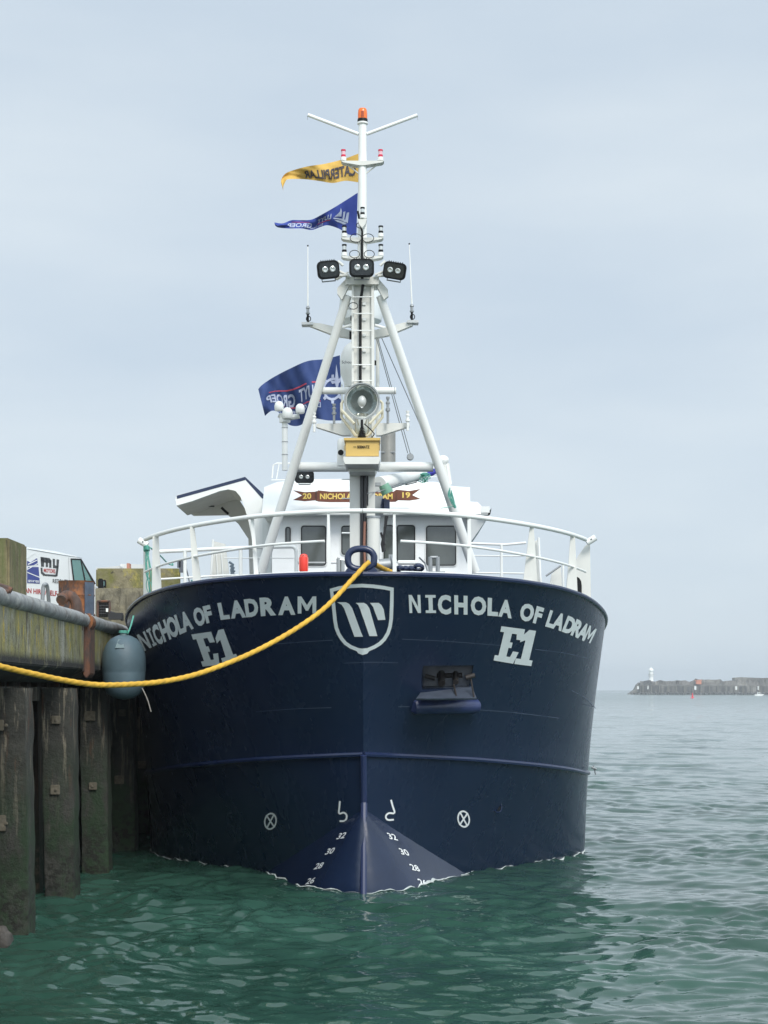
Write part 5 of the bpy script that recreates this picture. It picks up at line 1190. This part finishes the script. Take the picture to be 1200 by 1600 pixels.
# wheels and mirror
for s_ in (sC+.05, -2.2):
    c = A0+d_*s_+outn*.02; w_ = MB(); w_.lathe(Vector((c.x, c.y, 3.91))-outn*.2, [(.12, 0), (.31, .01), (.33, .04), (.33, .18), (.31, .21), (.2, .21)], 28, outn); wh_ = build('wheel', w_, rubber, van)
    w_ = MB(); w_.lathe(Vector((c.x, c.y, 3.91)), [(.02, .0), (.2, .015), (.19, .02)], 24, outn); build('rim', w_, galv, wh_)
m_ = MB(); m_.box(onvan(148.5, 913, .14), (.10, .14, .22)); build('door_mirror', m_, black, van, bevel=.02)

# ------------------------------------------------------------------ breakwater and far things
YBW = 1000
br = MB(); rb = random.Random(2)
xs = list(range(1000, 1420, 3)); topf = lambda x: 1063.5+1.2*noise.noise(Vector((x*.11, 0, 0)))*2-(3.5 if x > 1147 else 0)-(2 if 1085 < x < 1127 else 0)+(.4*rb.random())
frn = []; 
tops = [topf(x) for x in xs]
m_ = MB(); n = len(xs)
rowsB = [[P(x, 1086, YBW) for x in xs], [P(x, 1071, YBW) for x in xs], [P(x, 1070.3, YBW+2) for x in xs], [P(x, 1070, YBW+2) for x in xs], [P(x, t_, YBW+2+3*rb.random()) for x, t_ in zip(xs, tops)], [P(x, t_, YBW+14) for x, t_ in zip(xs, tops)], [P(x, 1086, YBW+16) for x in xs]]
m_.grid(rowsB)
# rubble toe at the seaward end
m_.prism(pp([(982, 1085.5), (986, 1082), (992, 1078), (996, 1070), (1000, 1066.5), (1002, 1085.5)], YBW+4), (0, 8, 0))
bwk = build('breakwater', m_, rock_m, None, recalc=True, smooth=0); tag(bwk, 'long grey stone breakwater on the horizon ending at the white lighthouse', 'breakwater')
bw_p = MB()
for x in range(1002, 1400, 9):
    bw_p.prism(pp([(x, 1073), (x+rb.uniform(1.5, 4), 1073), (x+3, 1082), (x, 1082)], YBW-.3), (0, .25, 0))
build('wall_niche', bw_p, mat('dark_niche', (.07, .065, .06), .9), bwk, smooth=0)
for x in range(1004, 1400, 13):
    m_ = MB(); m_.prism(pp([(x, 1071.2), (x+1.6, 1071.2), (x+1.9, 1083), (x-.3, 1083)], YBW-.9), (0, 1.2, 0)); build('pier_buttress', m_, mat('pale_buttress', (.22, .20, .17), .9, var=.4, vscale=.4) if x == 1004 else bpy.data.materials['pale_buttress'], bwk, smooth=0)
bw_r = MB()
for x in np.arange(988, 1400, 2.6): bw_r.box(P(x, 1084.5+rb.uniform(-1.2, .5), YBW-2-rb.random()*2), (rb.uniform(.6, 1.5), 2, rb.uniform(.6, 1.6)), rb.uniform(0, 1), rb.uniform(0, 1))
build('rubble_toe', bw_r, mat('dark_rubble', (.09, .085, .08), .9), bwk, smooth=0)
for x, y0, y1, w_ in ((1086.5, 1072, 1078, 3), (1150, 1072, 1078, 3.5), (1185.5, 1072, 1078, 3.5), (1012.5, 1071.5, 1077, 1.6), (997, 1072, 1077, 2.5)):
    m_ = MB(); m_.prism(pp([(x-w_/2, y0), (x+w_/2, y0), (x+w_/2, y1), (x-w_/2, y1)], YBW-.6), (0, .4, 0)); build('white_hatch', m_, white, bwk, smooth=0)
m_ = MB(); m_.prism(pp([(1088, 1064), (1096, 1063), (1096, 1069), (1088, 1069)], YBW-1), (0, 2.4, 0)); m_.prism(pp([(1087, 1063), (1097, 1062), (1097, 1063.2), (1087, 1064.2)], YBW-1.2), (0, 2.8, 0)); oc = build('orange_hut', m_, mat('faded_orange', (.62, .22, .12), .7), smooth=0); tag(oc, 'small orange hut on the breakwater above the red buoy', 'hut')
m_ = MB()
m_.prism(pp([(1148, 1059), (1158, 1058), (1190, 1059.5), (1215, 1058.5), (1215, 1064), (1148, 1064)], YBW+3), (0, 8, 0)); m_.prism(pp([(1183, 1060), (1188, 1060), (1188, 1064), (1183, 1064)], YBW+2.6), (0, .3, 0)); pb_ = build('pier_building', m_, rock_m, smooth=0); tag(pb_, 'low grey building along the top of the breakwater at the right edge', 'building')
u = M(1, YBW+5); c = P(1017.3, 1066, YBW+5)
m_ = MB(); m_.lathe(c, [(3.9*u, 0), (3.4*u, 9*u), (3.4*u, 10*u)], 20); lh = build('lighthouse', m_, mat('lighthouse_white', (.88, .88, .86), .5)); tag(lh, 'small white lighthouse at the tip of the breakwater', 'lighthouse')
m_ = MB(); m_.lathe(c, [(4.8*u, 10*u), (4.8*u, 11.3*u), (3.5*u, 11.4*u), (3.5*u, 15.5*u)], 20); build('gallery', m_, white, lh)
m_ = MB(); m_.lathe(c, [(2.6*u, 15.5*u), (2.6*u, 17.5*u), (4.2*u, 18*u), (3.6*u, 20*u), (1.2*u, 22.5*u), (.4*u, 23*u), (.3*u, 25*u)], 20); build('lantern', m_, white, lh)
m_ = MB(); m_.lathe(c, [(5*u, 11.8*u), (5*u, 12.1*u)], 20); build('gallery_rail', m_, galv, lh)
u = M(1, 560); c = Vector((P(1082, 0, 560).x, 560, -.1)); m_ = MB(); m_.lathe(c, [(3.2*u, 0), (3.4*u, .7*u), (1.6*u, 2*u), (1.2*u, 5*u), (.5*u, 8*u)], 16); m_.lathe(c, [(.8*u, 6.2*u), (.9*u, 7.6*u), (.2*u, 8.6*u)], 12)
by = build('channel_buoy', m_, mat('buoy_red', (.65, .04, .06), .5)); tag(by, 'small red channel buoy floating in front of the breakwater', 'buoy')
m_ = MB(); c = P(1186, 1087.5, 760); m_.prism([c+Vector((-1.8, 0, .0)), c+Vector((1.5, 0, 0)), c+Vector((2.4, 0, .9)), c+Vector((-1.9, 0, .7))], (0, 1.4, 0)); m_.box(c+Vector((0, .7, 1.2)), (1.2, 1, .9)); mb_ = build('motor_boat', m_, white); tag(mb_, 'tiny white motor boat on the water near the right end of the breakwater', 'boat')
m_ = MB(); m_.box(c+Vector((0, .18, 1.25)), (.9, .03, .4)); build('cabin_window', m_, glass, mb_)

# ------------------------------------------------------------------ haze
hz = MB(); hz.box((0, 850, 10.5), (2400, 2300, 28)); 
hzo = build('haze', hz, white, None, smooth=0); hm = bpy.data.materials.new('sea_haze'); hm.use_nodes = True; t = hm.node_tree; t.nodes.clear()
ho = N(t, 'ShaderNodeOutputMaterial'); pv = N(t, 'ShaderNodeVolumePrincipled'); pv.inputs['Color'].default_value = (.86, .93, .97, 1); pv.inputs['Density'].default_value = .00035; pv.inputs['Anisotropy'].default_value = .2
t.links.new(pv.outputs[0], ho.inputs['Volume']); hzo.data.materials.clear(); hzo.data.materials.append(hm); tag(hzo, 'thin pale sea haze over the harbour', 'haze', kind='stuff')
